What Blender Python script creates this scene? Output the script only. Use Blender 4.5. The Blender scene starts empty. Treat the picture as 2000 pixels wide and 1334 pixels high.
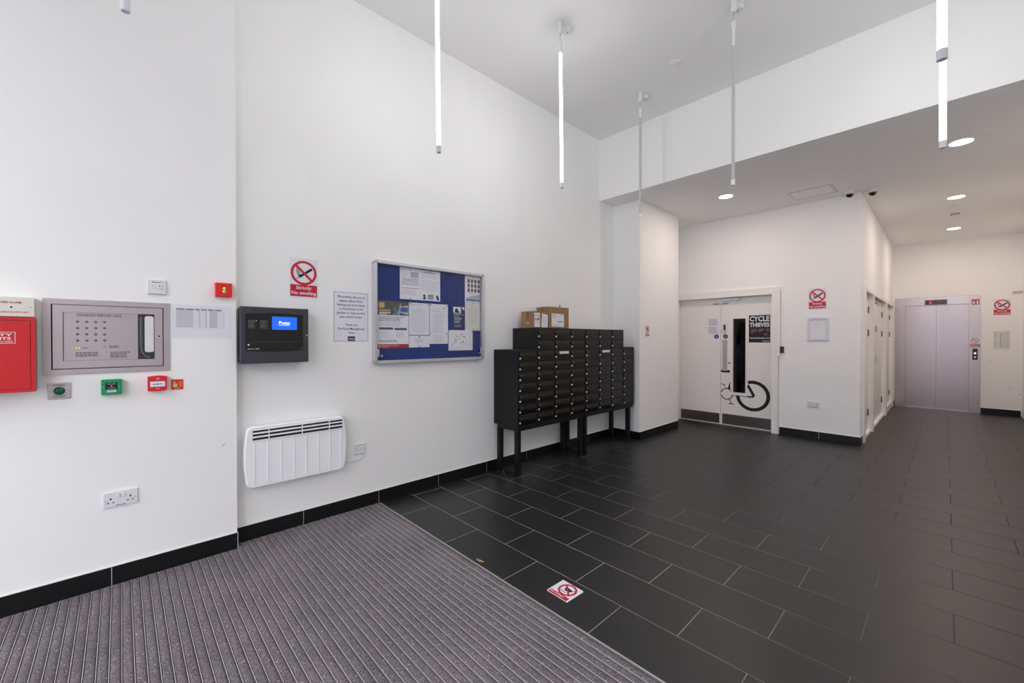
import bpy, bmesh, math, random
from mathutils import Vector, Matrix

scene = bpy.context.scene
COL = scene.collection
PI = math.pi

# ---------------------------------------------------------------- camera
cam_data = bpy.data.cameras.new('camera')
cam = bpy.data.objects.new('camera', cam_data)
COL.objects.link(cam)
cam_data.sensor_fit = 'HORIZONTAL'
cam_data.sensor_width = 36.0
cam_data.lens = 36.0 * 805.17 / 2000.0
cam_data.clip_start = 0.05
cam_data.clip_end = 200
cam.location = (0, 0, 1.415)
cam.rotation_euler = (PI / 2 - 0.0071077, 0, 0.81141)
scene.camera = cam

# ---------------------------------------------------------------- world
world = bpy.data.worlds.new('world')
scene.world = world
world.use_nodes = True
wn = world.node_tree.nodes
bgn = wn['Background']
bgn.inputs['Color'].default_value = (0.955, 0.97, 1.0, 1)
bgn.inputs['Strength'].default_value = 5.3

# ---------------------------------------------------------------- exposure
scene.cycles.max_bounces = 14
scene.cycles.diffuse_bounces = 10
vs = scene.view_settings
vs.view_transform = 'Standard'
vs.look = 'None'
vs.exposure = 0.22
vs.gamma = 1.0
vs.use_curve_mapping = False

TUBE_POWER = 25.0
DOWN_POWER = 150.0


# ---------------------------------------------------------------- materials
def srgb(c):
    out = []
    for v in c[:3]:
        v = v / 255.0
        out.append(v / 12.92 if v <= 0.04045 else ((v + 0.055) / 1.055) ** 2.4)
    return (out[0], out[1], out[2], 1.0)


MATS = {}


def mat(name, color, rough=0.5, metal=0.0, emit=None, estr=1.0, bump=0.0, bscale=60.0,
        vary=0.0, vscale=8.0, spec=None, stretch=None, coat=0.0):
    m = bpy.data.materials.new(name)
    m.use_nodes = True
    nt = m.node_tree
    b = nt.nodes['Principled BSDF']
    b.inputs['Base Color'].default_value = srgb(color)
    b.inputs['Roughness'].default_value = rough
    b.inputs['Metallic'].default_value = metal
    if spec is not None:
        b.inputs['Specular IOR Level'].default_value = spec
    if coat:
        b.inputs['Coat Weight'].default_value = coat
        b.inputs['Coat Roughness'].default_value = 0.08
    if emit is not None:
        b.inputs['Emission Color'].default_value = srgb(emit)
        b.inputs['Emission Strength'].default_value = estr
    if bump or vary:
        tc = nt.nodes.new('ShaderNodeTexCoord')
        mp = nt.nodes.new('ShaderNodeMapping')
        nt.links.new(tc.outputs['Object'], mp.inputs['Vector'])
        if stretch:
            mp.inputs['Scale'].default_value = stretch
    if bump:
        nz = nt.nodes.new('ShaderNodeTexNoise')
        nz.inputs['Scale'].default_value = bscale
        nz.inputs['Detail'].default_value = 3
        nt.links.new(mp.outputs['Vector'], nz.inputs['Vector'])
        bp = nt.nodes.new('ShaderNodeBump')
        bp.inputs['Strength'].default_value = bump
        bp.inputs['Distance'].default_value = 0.002
        nt.links.new(nz.outputs['Fac'], bp.inputs['Height'])
        nt.links.new(bp.outputs['Normal'], b.inputs['Normal'])
    if vary:
        nz2 = nt.nodes.new('ShaderNodeTexNoise')
        nz2.inputs['Scale'].default_value = vscale
        nz2.inputs['Detail'].default_value = 5
        nt.links.new(mp.outputs['Vector'], nz2.inputs['Vector'])
        cr = nt.nodes.new('ShaderNodeMapRange')
        cr.inputs['To Min'].default_value = 1 - vary
        cr.inputs['To Max'].default_value = 1 + vary
        cr.inputs['From Min'].default_value = 0.3
        cr.inputs['From Max'].default_value = 0.7
        nt.links.new(nz2.outputs['Fac'], cr.inputs['Value'])
        mx = nt.nodes.new('ShaderNodeVectorMath')
        mx.operation = 'SCALE'
        mx.inputs[0].default_value = srgb(color)[:3]
        nt.links.new(cr.outputs['Result'], mx.inputs['Scale'])
        nt.links.new(mx.outputs['Vector'], b.inputs['Base Color'])
    MATS[name] = m
    return m


def glass_mat(name, tint=(1, 1, 1, 1), refl=0.06, rough=0.02):
    m = bpy.data.materials.new(name)
    m.use_nodes = True
    nt = m.node_tree
    nt.nodes.clear()
    o = nt.nodes.new('ShaderNodeOutputMaterial')
    t = nt.nodes.new('ShaderNodeBsdfTransparent')
    t.inputs['Color'].default_value = tint
    g = nt.nodes.new('ShaderNodeBsdfGlossy')
    g.inputs['Roughness'].default_value = rough
    f = nt.nodes.new('ShaderNodeFresnel')
    f.inputs['IOR'].default_value = 1.45
    mx = nt.nodes.new('ShaderNodeMixShader')
    # a pane is two surfaces: only the outer one reflects
    gm = nt.nodes.new('ShaderNodeNewGeometry')
    inv = nt.nodes.new('ShaderNodeMath')
    inv.operation = 'SUBTRACT'
    inv.inputs[0].default_value = 1.0
    nt.links.new(gm.outputs['Backfacing'], inv.inputs[1])
    mu = nt.nodes.new('ShaderNodeMath')
    mu.operation = 'MULTIPLY'
    nt.links.new(f.outputs[0], mu.inputs[0])
    nt.links.new(inv.outputs[0], mu.inputs[1])
    nt.links.new(mu.outputs[0], mx.inputs[0])
    nt.links.new(t.outputs[0], mx.inputs[1])
    nt.links.new(g.outputs[0], mx.inputs[2])
    nt.links.new(mx.outputs[0], o.inputs['Surface'])
    MATS[name] = m
    return m


WALL = mat('wall_paint', (246, 246, 245), 0.75, bump=0.12, bscale=90, vary=0.012, vscale=1.5)
CEIL = mat('ceiling_paint', (244, 244, 243), 0.85, bump=0.1, bscale=70)
TILE = mat('slate_tile', (30, 30, 31), 0.38, bump=0.25, bscale=240, vary=0.12, vscale=3.5, spec=0.5)
SKIRT = mat('skirting_tile', (14, 15, 18), 0.35, bump=0.1, bscale=200, spec=0.4)
GROUT = mat('grout', (168, 164, 160), 0.9, vary=0.2, vscale=3)
SEAL = mat('sealant', (225, 224, 220), 0.6)
ALU = mat('aluminium', (190, 190, 192), 0.35, 0.9)
ALUP = mat('anodised_frame', (205, 206, 208), 0.38, 0.6)
STEEL = mat('brushed_steel', (190, 181, 185), 0.36, 0.75, bump=0.06, bscale=30, stretch=(4, 4, 120))
LIFTST = mat('lift_steel', (190, 181, 178), 0.24, 0.85)
KICK = mat('kick_plate_steel', (118, 112, 106), 0.32, 0.9)
LOCK = mat('lock_chrome', (240, 238, 234), 0.2, 0.45)
WPLA = mat('white_plastic', (228, 229, 234), 0.35)
WENA = mat('white_enamel', (247, 248, 251), 0.3)
WDOOR = mat('white_door_paint', (240, 237, 233), 0.4)
FRAMEP = mat('door_frame_paint', (244, 241, 238), 0.4)
PAPER = mat('paper', (232, 233, 240), 0.7)
PAPERG = mat('paper_cream', (222, 222, 216), 0.7)
INK = mat('ink', (40, 40, 48), 0.7)
INKG = mat('ink_grey', (135, 138, 148), 0.7)
INKL = mat('ink_light', (175, 178, 188), 0.7)
RED = mat('sign_red', (200, 16, 46), 0.35)
REDBOX = mat('red_enamel', (205, 10, 22), 0.4, bump=0.15, bscale=300)
REDP = mat('red_plastic', (215, 28, 40), 0.35)
REDO = mat('orange_red_plastic', (228, 40, 24), 0.35)
GREEN = mat('green_plastic', (10, 145, 92), 0.35)
GREEND = mat('green_dome', (4, 88, 60), 0.18)
BLACK = mat('black_gloss', (14, 14, 16), 0.12)
BLACKM = mat('black_matt', (20, 20, 22), 0.6)
MAILB = mat('mailbox_casing', (13, 15, 18), 0.42, spec=0.35, bump=0.2, bscale=500)
MAILD = mat('mailbox_door', (10, 8, 8), 0.16, bump=0.12, bscale=20, spec=0.3)
PANELG = mat('panel_charcoal', (56, 58, 68), 0.45, bump=0.3, bscale=500)
NAVY = mat('navy_felt', (22, 50, 120), 0.95, bump=0.2, bscale=500, vary=0.15, vscale=6)
NAVYP = mat('navy_print', (32, 42, 92), 0.6)
BLUEP = mat('blue_print', (62, 96, 165), 0.6)
CARD = mat('cardboard', (152, 120, 84), 0.85, vary=0.1, vscale=12)
CARDD = mat('cardboard_tape', (128, 98, 66), 0.5)
CHROME = mat('chrome', (215, 215, 215), 0.15, 1.0)
DARKH = mat('dark_hole', (12, 12, 14), 0.8)
GREYB = mat('warm_grey_metal', (150, 138, 132), 0.5)
CREAM = mat('cream_plastic', (224, 222, 212), 0.4)
TUBEON = mat('lit_tube', (255, 255, 255), 0.4, emit=(253, 253, 251), estr=TUBE_POWER)
TUBEOFF = mat('unlit_tube', (188, 190, 190), 0.25)
DOWN = mat('downlight_glow', (255, 250, 240), 0.4, emit=(255, 234, 221), estr=DOWN_POWER)
LEDG = mat('green_led', (150, 255, 50), 0.3, emit=(120, 235, 30), estr=0.9)
LEDY = mat('led_off', (120, 116, 118), 0.4)
LEDR = mat('red_led', (255, 30, 30), 0.3, emit=(255, 20, 20), estr=2.0)
SCREEN = mat('blue_screen', (10, 40, 160), 0.2, emit=(28, 105, 235), estr=0.85)
SCRTXT = mat('screen_text', (255, 255, 255), 0.3, emit=(240, 245, 255), estr=1.0)
TERRA = mat('dry_leaf', (190, 140, 90), 0.7)
ORANGE = mat('orange_print', (176, 88, 40), 0.8)
PURPLE = mat('purple_print', (78, 30, 92), 0.6)
OLIVE = mat('olive_print', (86, 84, 74), 0.6)
YELLOWP = mat('yellow_print', (196, 176, 110), 0.6)
TEALP = mat('teal_print', (70, 130, 150), 0.6)
DARKRED = mat('dark_red_print', (170, 34, 50), 0.6)
PHOTO = mat('photo_print', (120, 100, 100), 0.6)
LUMI = mat('photoluminescent', (226, 226, 170), 0.5)
ASPHALT = mat('pavement', (120, 118, 116), 0.9)
DOMEB = mat('smoked_dome', (16, 16, 18), 0.08)
GLASS = glass_mat('clear_glass')
DGLASS = glass_mat('dark_glass', (0.35, 0.36, 0.37, 1))

def dirty_grout():
    # pale grout by the entrance wall, walked-in dirt darkens it along the route to the corridor
    nt = GROUT.node_tree
    b = nt.nodes['Principled BSDF']
    src = b.inputs['Base Color'].links[0].from_socket
    g = nt.nodes.new('ShaderNodeNewGeometry')
    sp = nt.nodes.new('ShaderNodeSeparateXYZ')
    nt.links.new(g.outputs['Position'], sp.inputs[0])
    fs = []
    for ax, a, c in (('X', -1.3, .2), ('Y', 2.3, 4.6)):
        mr = nt.nodes.new('ShaderNodeMapRange')
        mr.inputs['From Min'].default_value = a
        mr.inputs['From Max'].default_value = c
        nt.links.new(sp.outputs[ax], mr.inputs['Value'])
        fs.append(mr)
    mxm = nt.nodes.new('ShaderNodeMath')
    mxm.operation = 'MAXIMUM'
    nt.links.new(fs[0].outputs[0], mxm.inputs[0])
    nt.links.new(fs[1].outputs[0], mxm.inputs[1])
    mx = nt.nodes.new('ShaderNodeMix')
    mx.data_type = 'RGBA'
    nt.links.new(mxm.outputs[0], mx.inputs[0])
    nt.links.new(src, mx.inputs[6])
    mx.inputs[7].default_value = srgb((44, 42, 41))
    nt.links.new(mx.outputs[2], b.inputs['Base Color'])


dirty_grout()

# carpet of the entrance mat: purple grey with light flecks
def carpet():
    m = bpy.data.materials.new('mat_carpet')
    m.use_nodes = True
    nt = m.node_tree
    b = nt.nodes['Principled BSDF']
    b.inputs['Roughness'].default_value = 0.95
    b.inputs['Specular IOR Level'].default_value = 0.15
    g = nt.nodes.new('ShaderNodeNewGeometry')
    n1 = nt.nodes.new('ShaderNodeTexNoise')
    n1.inputs['Scale'].default_value = 230
    n1.inputs['Detail'].default_value = 2
    n2 = nt.nodes.new('ShaderNodeTexNoise')
    n2.inputs['Scale'].default_value = 3.0
    n2.inputs['Detail'].default_value = 4
    n3 = nt.nodes.new('ShaderNodeTexNoise')
    n3.inputs['Scale'].default_value = 95
    n3.inputs['Detail'].default_value = 1
    for n in (n1, n2, n3):
        nt.links.new(g.outputs['Position'], n.inputs['Vector'])
    r = nt.nodes.new('ShaderNodeValToRGB')
    r.color_ramp.elements[0].position = 0.3
    r.color_ramp.elements[0].color = srgb((70, 65, 69))
    r.color_ramp.elements[1].position = 0.72
    r.color_ramp.elements[1].color = srgb((148, 139, 144))
    nt.links.new(n1.outputs['Fac'], r.inputs['Fac'])
    mr = nt.nodes.new('ShaderNodeMapRange')
    mr.inputs['From Min'].default_value = 0.3
    mr.inputs['From Max'].default_value = 0.7
    mr.inputs['To Min'].default_value = 0.82
    mr.inputs['To Max'].default_value = 1.12
    nt.links.new(n2.outputs['Fac'], mr.inputs['Value'])
    sc = nt.nodes.new('ShaderNodeVectorMath')
    sc.operation = 'SCALE'
    nt.links.new(r.outputs['Color'], sc.inputs[0])
    nt.links.new(mr.outputs['Result'], sc.inputs['Scale'])
    gt = nt.nodes.new('ShaderNodeMath')
    gt.operation = 'GREATER_THAN'
    gt.inputs[1].default_value = 0.71
    nt.links.new(n3.outputs['Fac'], gt.inputs[0])
    mx = nt.nodes.new('ShaderNodeMix')
    mx.data_type = 'RGBA'
    nt.links.new(gt.outputs[0], mx.inputs[0])
    nt.links.new(sc.outputs[0], mx.inputs[6])
    mx.inputs[7].default_value = srgb((190, 184, 184))
    nt.links.new(mx.outputs[2], b.inputs['Base Color'])
    bp = nt.nodes.new('ShaderNodeBump')
    bp.inputs['Strength'].default_value = 0.7
    bp.inputs['Distance'].default_value = 0.002
    nt.links.new(n1.outputs['Fac'], bp.inputs['Height'])
    nt.links.new(bp.outputs['Normal'], b.inputs['Normal'])
    return m


CARPET = carpet()


# blue screen keeps a soft vertical gradient of its own picture (it is a lit display)
def eyes_mat():
    m = bpy.data.materials.new('poster_photo')
    m.use_nodes = True
    nt = m.node_tree
    b = nt.nodes['Principled BSDF']
    b.inputs['Roughness'].default_value = 0.5
    tc = nt.nodes.new('ShaderNodeTexCoord')
    n = nt.nodes.new('ShaderNodeTexNoise')
    n.inputs['Scale'].default_value = 14
    n.inputs['Detail'].default_value = 3
    nt.links.new(tc.outputs['Object'], n.inputs['Vector'])
    r = nt.nodes.new('ShaderNodeValToRGB')
    r.color_ramp.elements[0].position = 0.5
    r.color_ramp.elements[0].color = srgb((18, 16, 18))
    r.color_ramp.elements[1].position = 0.82
    r.color_ramp.elements[1].color = srgb((170, 130, 130))
    nt.links.new(n.outputs['Fac'], r.inputs['Fac'])
    nt.links.new(r.outputs['Color'], b.inputs['Base Color'])
    return m


EYES = eyes_mat()

# ---------------------------------------------------------------- geometry helpers
_font_cache = {}


def text_mesh(s, bold=0.0):
    key = (s, bold)
    if key not in _font_cache:
        cu = bpy.data.curves.new('t', 'FONT')
        cu.body = s
        cu.dimensions = '2D'
        cu.fill_mode = 'BOTH'
        cu.resolution_u = 2
        cu.offset = bold
        ob = bpy.data.objects.new('t', cu)
        me = bpy.data.meshes.new_from_object(ob)
        vs_ = [tuple(v.co) for v in me.vertices]
        fs = [tuple(p.vertices) for p in me.polygons]
        bpy.data.objects.remove(ob)
        bpy.data.curves.remove(cu)
        bpy.data.meshes.remove(me)
        _font_cache[key] = (vs_, fs)
    return _font_cache[key]


class MB:
    """collects shapes in the local frame of a thing: x right, z up, front towards -y"""

    def __init__(self):
        self.bm = bmesh.new()
        self.mats = []
        self.cur = 0

    def m(self, material):
        if material not in self.mats:
            self.mats.append(material)
        self.cur = self.mats.index(material)
        return self

    def _tag(self, faces):
        for f in faces:
            f.material_index = self.cur

    def box(self, x0, x1, y0, y1, z0, z1, bev=0.0, seg=2):
        bm = self.bm
        before = set(bm.faces)
        g = bmesh.ops.create_cube(bm, size=1.0)
        for v in g['verts']:
            v.co = Vector((x0 + (v.co.x + .5) * (x1 - x0), y0 + (v.co.y + .5) * (y1 - y0), z0 + (v.co.z + .5) * (z1 - z0)))
        if bev:
            es = list({e for v in g['verts'] for e in v.link_edges})
            bmesh.ops.bevel(bm, geom=es, offset=bev, segments=seg, affect='EDGES', profile=0.5)
        self._tag([f for f in bm.faces if f not in before])
        return self

    def prism(self, pts, y0, y1, plane='xz'):
        """extrude a 2d outline; plane xz -> along y, xy -> along z, yz -> along x"""
        bm = self.bm

        def P(a, b, c):
            return {'xz': (a, c, b), 'xy': (a, b, c), 'yz': (c, a, b)}[plane]
        a = [bm.verts.new(P(p[0], p[1], y0)) for p in pts]
        b = [bm.verts.new(P(p[0], p[1], y1)) for p in pts]
        fs = [bm.faces.new(a), bm.faces.new(b[::-1])]
        n = len(pts)
        for i in range(n):
            fs.append(bm.faces.new((a[i], b[i], b[(i + 1) % n], a[(i + 1) % n])))
        self._tag(fs)
        return self

    def rrect(self, x0, x1, z0, z1, r, y0, y1, n=5):
        pts = []
        for cx, cz, a0 in ((x1 - r, z1 - r, 0), (x0 + r, z1 - r, 90), (x0 + r, z0 + r, 180), (x1 - r, z0 + r, 270)):
            for i in range(n + 1):
                a = math.radians(a0 + 90 * i / n)
                pts.append((cx + r * math.cos(a), cz + r * math.sin(a)))
        return self.prism(pts, y0, y1)

    def frame(self, x0, x1, z0, z1, w, y0, y1, wb=None, wt=None):
        wb = w if wb is None else wb
        wt = w if wt is None else wt
        self.box(x0, x1, y0, y1, z1 - wt, z1)
        self.box(x0, x1, y0, y1, z0, z0 + wb)
        self.box(x0, x0 + w, y0, y1, z0 + wb, z1 - wt)
        self.box(x1 - w, x1, y0, y1, z0 + wb, z1 - wt)
        return self

    def disc(self, cx, cz, r, y0, y1, n=20, r2=None, axis='y'):
        bm = self.bm
        r2 = r if r2 is None else r2
        A, B = [], []
        for i in range(n):
            a = 2 * PI * i / n
            c, s_ = math.cos(a), math.sin(a)
            if axis == 'y':
                A.append(bm.verts.new((cx + r * c, y0, cz + r * s_)))
                B.append(bm.verts.new((cx + r2 * c, y1, cz + r2 * s_)))
            else:
                A.append(bm.verts.new((cx + r * c, cz + r * s_, y0)))
                B.append(bm.verts.new((cx + r2 * c, cz + r2 * s_, y1)))
        fs = [bm.faces.new(A), bm.faces.new(B[::-1])]
        for i in range(n):
            fs.append(bm.faces.new((A[i], B[i], B[(i + 1) % n], A[(i + 1) % n])))
        self._tag(fs)
        return self

    def lathe(self, prof, cx=0, cy=0, n=24, axis='z'):
        """prof: list of (r, h)"""
        bm = self.bm
        rings = []
        for r, h in prof:
            ring = []
            for i in range(n):
                a = 2 * PI * i / n
                if axis == 'z':
                    ring.append(bm.verts.new((cx + r * math.cos(a), cy + r * math.sin(a), h)))
                else:
                    ring.append(bm.verts.new((cx + r * math.cos(a), h, cy + r * math.sin(a))))
            rings.append(ring)
        fs = []
        for k in range(len(rings) - 1):
            for i in range(n):
                fs.append(bm.faces.new((rings[k][i], rings[k][(i + 1) % n], rings[k + 1][(i + 1) % n], rings[k + 1][i])))
        fs.append(bm.faces.new(rings[0]))
        fs.append(bm.faces.new(rings[-1][::-1]))
        self._tag(fs)
        return self

    def ring(self, cx, cz, r0, r1, y0, y1, n=40, a0=0, a1=360, sx=1.0):
        bm = self.bm
        full = abs(a1 - a0) >= 360
        k = n if full else n + 1
        V = []
        for i in range(k):
            a = math.radians(a0 + (a1 - a0) * i / n)
            c, s_ = math.cos(a), math.sin(a)
            V.append([bm.verts.new((cx + r * c * sx, y, cz + r * s_)) for r, y in ((r0, y0), (r1, y0), (r1, y1), (r0, y1))])
        fs = []
        for i in range(n):
            p, q = V[i], V[(i + 1) % k]
            for j in range(4):
                fs.append(bm.faces.new((p[j], q[j], q[(j + 1) % 4], p[(j + 1) % 4])))
        if not full:
            fs.append(bm.faces.new(V[0]))
            fs.append(bm.faces.new(V[-1][::-1]))
        self._tag(fs)
        return self

    def bar(self, p, q, w, y0, y1):
        """flat bar in the xz plane from p to q, width w"""
        d = Vector((q[0] - p[0], q[1] - p[1]))
        n = Vector((-d.y, d.x)).normalized() * w / 2
        return self.prism([(p[0] + n.x, p[1] + n.y), (q[0] + n.x, q[1] + n.y), (q[0] - n.x, q[1] - n.y), (p[0] - n.x, p[1] - n.y)], y0, y1)

    def tube(self, pts, r, n=8):
        bm = self.bm
        pts = [Vector(p) for p in pts]
        rings = []
        for i, p in enumerate(pts):
            d = (pts[min(i + 1, len(pts) - 1)] - pts[max(i - 1, 0)]).normalized()
            u = d.cross(Vector((0.3, 0.9, 0.2))).normalized()
            v = d.cross(u)
            rings.append([bm.verts.new(p + (u * math.cos(2 * PI * k / n) + v * math.sin(2 * PI * k / n)) * r) for k in range(n)])
        fs = []
        for i in range(len(rings) - 1):
            for k in range(n):
                fs.append(bm.faces.new((rings[i][k], rings[i][(k + 1) % n], rings[i + 1][(k + 1) % n], rings[i + 1][k])))
        fs.append(bm.faces.new(rings[0][::-1]))
        fs.append(bm.faces.new(rings[-1]))
        self._tag(fs)
        return self

    def quad(self, x0, x1, z0, z1, y):
        f = self.bm.faces.new([self.bm.verts.new(p) for p in ((x0, y, z0), (x1, y, z0), (x1, y, z1), (x0, y, z1))])
        self._tag([f])
        return self

    def text(self, s, x0, x1, z0, z1, y, bold=0.0, shear=0.0, keep=False, align='c'):
        """write s into the rectangle (fit both ways, or height only when keep)"""
        vs_, fs = text_mesh(s, bold)
        if not vs_:
            return self
        mnx = min(v[0] for v in vs_); mxx = max(v[0] for v in vs_)
        mnz = min(v[1] for v in vs_); mxz = max(v[1] for v in vs_)
        sz = (z1 - z0) / (mxz - mnz)
        sx = (x1 - x0) / (mxx - mnx)
        if keep:
            sx = min(sz, sx)
            w = sx * (mxx - mnx)
            if align == 'c':
                x0 = (x0 + x1) / 2 - w / 2
            elif align == 'r':
                x0 = x1 - w
        bv = [self.bm.verts.new((x0 + (v[0] - mnx) * sx + shear * (v[1] - mnz) * sz, y, z0 + (v[1] - mnz) * sz)) for v in vs_]
        out = []
        for f in fs:
            try:
                out.append(self.bm.faces.new([bv[i] for i in f]))
            except ValueError:
                pass
        self._tag(out)
        return self

    def lines(self, x0, x1, z0, z1, n, y, th=0.45, rnd=None, ragged=0.25, words=True):
        """n lines of print too small to read"""
        rnd = rnd or random.Random(n)
        step = (z1 - z0) / n
        for i in range(n):
            zc = z1 - (i + .5) * step
            end = x1 - (x1 - x0) * ragged * rnd.random()
            x = x0
            while x < end:
                w = (x1 - x0) * (rnd.uniform(.06, .2) if words else 1)
                xe = min(x + w, end)
                self.quad(x, xe, zc - step * th / 2, zc + step * th / 2, y)
                x = xe + (x1 - x0) * .025
        return self

    def build(self, name, parent=None, material=None, smooth=False, loc=None, rot=None):
        me = bpy.data.meshes.new(name)
        bm = self.bm
        bmesh.ops.recalc_face_normals(bm, faces=[f for f in bm.faces])
        # flat print: turn lone faces towards the front (-y)
        for f in bm.faces:
            if all(e.is_boundary for e in f.edges) or (abs(f.normal.y) > .999 and any(e.is_boundary for e in f.edges)):
                if f.normal.y > 0:
                    f.normal_flip()
        bm.to_mesh(me)
        bm.free()
        for mm in (self.mats or [material]):
            me.materials.append(mm)
        if smooth:
            for p in me.polygons:
                p.use_smooth = True
            try:
                me.set_sharp_from_angle(angle=math.radians(35))
            except Exception:
                pass
        ob = bpy.data.objects.new(name, me)
        COL.objects.link(ob)
        if parent:
            ob.parent = parent
        if loc:
            ob.location = loc
        if rot:
            ob.rotation_euler = rot
        return ob


def M(material=None):
    b = MB()
    if material:
        b.m(material)
    return b


def tag(o, label, cat, group=None, kind=None):
    o['label'] = label
    o['category'] = cat
    if group:
        o['group'] = group
    if kind:
        o['kind'] = kind
    return o


LEFT = (0, 0, PI / 2)     # on a wall that faces +x
BACK = (0, 0, 0)          # on a wall that faces -y
FLOOR = (-PI / 2, 0, 0)   # lying on the floor


def thing(name, label, cat, loc=(0, 0, 0), rot=(0, 0, 0), group=None):
    o = bpy.data.objects.new(name, None)
    COL.objects.link(o)
    o.empty_display_size = 0.05
    o.location = loc
    o.rotation_euler = rot
    return tag(o, label, cat, group)


def shared(ob_src, name, parent, loc, rot=None):
    c = ob_src.copy()
    c.name = name
    COL.objects.link(c)
    c.parent = parent
    c.location = loc
    if rot:
        c.rotation_euler = rot
    return c


# ================================================================ SETTING
HC = 4.19       # lobby ceiling
LC = 3.343      # lower ceiling
X1 = -3.290     # front section of the left wall
X2 = -3.366     # rest of the left wall
YB = 4.885      # bulkhead face
YP0, YP1, XP = 5.25, 6.45, -2.945    # pillar
YD = 7.08       # wall of the cycle store
XC = -0.78      # corridor wall (left)
XR = 0.945      # corridor wall (right)
YL = 11.8       # lift wall
YE = -2.6      # entrance glazing
XRL = 2.35      # lobby right wall


def structure(o, label, cat):
    o['kind'] = 'structure'
    o['label'] = label
    o['category'] = cat
    return o


structure(M(WALL).box(-3.65, X1, YE, .565, -.06, HC).build('wall_entry'), 'white wall section at far left, slightly proud, with the refuge panel', 'wall')
structure(M(WALL).box(-3.65, X2, .565, YL + .2, -.06, HC).build('wall_left'), 'long white wall on the left carrying the panels and notice board', 'wall')
structure(M(WALL).box(X2, XP, YP0, YP1, 0, LC).build('wall_pillar'),
          'white wall return beside the black mailboxes', 'wall')
# bulkhead and low ceiling
structure(M(WALL).box(-3.65, XRL + .2, YB, YB + .12, LC, HC + .1).build('wall_bulkhead'),
          'white bulkhead above the opening to the corridor', 'wall')
structure(M(CEIL).box(-3.65, XRL + .2, YB + .12, YL + .2, LC, LC + .12).build('ceiling_low'), 'lower white ceiling with downlights over corridor', 'ceiling')
structure(M(CEIL).box(-3.65, XRL + .2, YE - .2, YB, HC, HC + .12).build('ceiling'),
          'high grey-white lobby ceiling with pendants', 'ceiling')
# cycle store wall with the double door opening
DX0, DX1, DZ = -3.31, -1.71, 2.16
structure(M(WALL).box(X2, DX0, YD, YD + .2, 0, LC).box(DX0, DX1, YD, YD + .2, DZ, LC)
          .box(DX1, XC, YD, YD + .2, 0, LC).build('wall_back'),
          'white wall beside the cycle store doors', 'wall')
# corridor wall with cupboard openings
CO = [(7.44, 8.26, .04), (8.36, 10.16, .04), (10.36, 11.62, .11)]
b = M(WALL)
yy = YD + .2
for a, c, z0 in CO:
    b.box(XC - .14, XC, yy, a, 0, LC)
    b.box(XC - .14, XC, a, c, 2.085, LC)
    b.box(XC - .14, XC, a, c, 0, z0)
    yy = c
b.box(XC - .14, XC, yy, YL, 0, LC)
structure(b.build('wall_corridor'), 'white corridor wall above and around riser cupboards', 'wall')
# lift wall with the opening
LX0, LX1, LZ = -.742, .448, 2.245
structure(M(WALL).box(X2, LX0, YL, YL + .2, 0, LC).box(LX0, LX1, YL, YL + .2, LZ, LC)
          .box(LX1, XRL, YL, YL + .2, 0, LC).build('wall_far'), 'white far wall around the steel lift', 'wall')
structure(M(WALL).box(XRL, XRL + .2, YE, YL + .2, -.06, HC).build('wall_lobby'), 'white lobby wall on the right out of view', 'wall')
structure(M(WALL).box(XR, XRL, YP0, YL + .2, -.06, LC).build('wall_right'), 'white wall on the right side', 'wall')

# floor: grout bed with tiles in half bond, a well with the entrance mat
YM = 1.617
PX, PY = .605, .2945
fl = M(GROUT).box(-3.6, XRL + .1, YM, YL + .15, -.06, -.0008).build('floor')
structure(fl, 'dark slate tile floor in half bond with pale grout', 'floor')
tile_full = None
rest = M(TILE)
nrows = int((YL - YM) / PY) + 1
tiles = []
for r in range(nrows):
    y0 = YM + .004 + r * PY
    y1 = min(y0 + PY - .0042, YL - .001)
    off = -1.782 if r % 2 == 0 else -2.0845
    k0 = -4
    for k in range(k0, 8):
        xa = off + k * PX + .0021
        xb = off + (k + 1) * PX - .0021
        xl = X2 + .002
        xr_ = XRL
        if y0 > YP1:
            xr_ = XR
        if xb < xl + .03 or xa > xr_ - .02:
            continue
        a, b_ = max(xa, xl), min(xb, xr_)
        vis = a < .085 * y1 + .15 and not (y0 > YD + .1 and b_ < XC - .3)
        if vis:
            tiles.append((a, b_, y0, y1))
        else:
            rest.box(a, b_, y0, y1, -.02, 0)
tcache = {}
for a, b_, y0, y1 in tiles:
    key = (round(b_ - a, 3), round(y1 - y0, 3))
    if key not in tcache:
        t = M(TILE).box(-(b_ - a) / 2, (b_ - a) / 2, -(y1 - y0) / 2, (y1 - y0) / 2, -.02, 0, bev=.0008, seg=1).build('floor_tile', fl)
        tcache[key] = t
        t.location = ((a + b_) / 2, (y0 + y1) / 2, 0)
    else:
        shared(tcache[key], 'floor_tile', fl, ((a + b_) / 2, (y0 + y1) / 2, 0))
ro = rest.build('floor_tile_field', fl)
ro['kind'] = 'stuff'

structure(M(mat('sky_blocker_paint', (150, 146, 160), .9)).box(-16, 16, -17, -13, -.1, 7.5).build('sky_blocker'), 'unseen grey building added across the street to block low sky', 'building')  # added out of view: blocks low sky, lavender colour tints the bounced light
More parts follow.
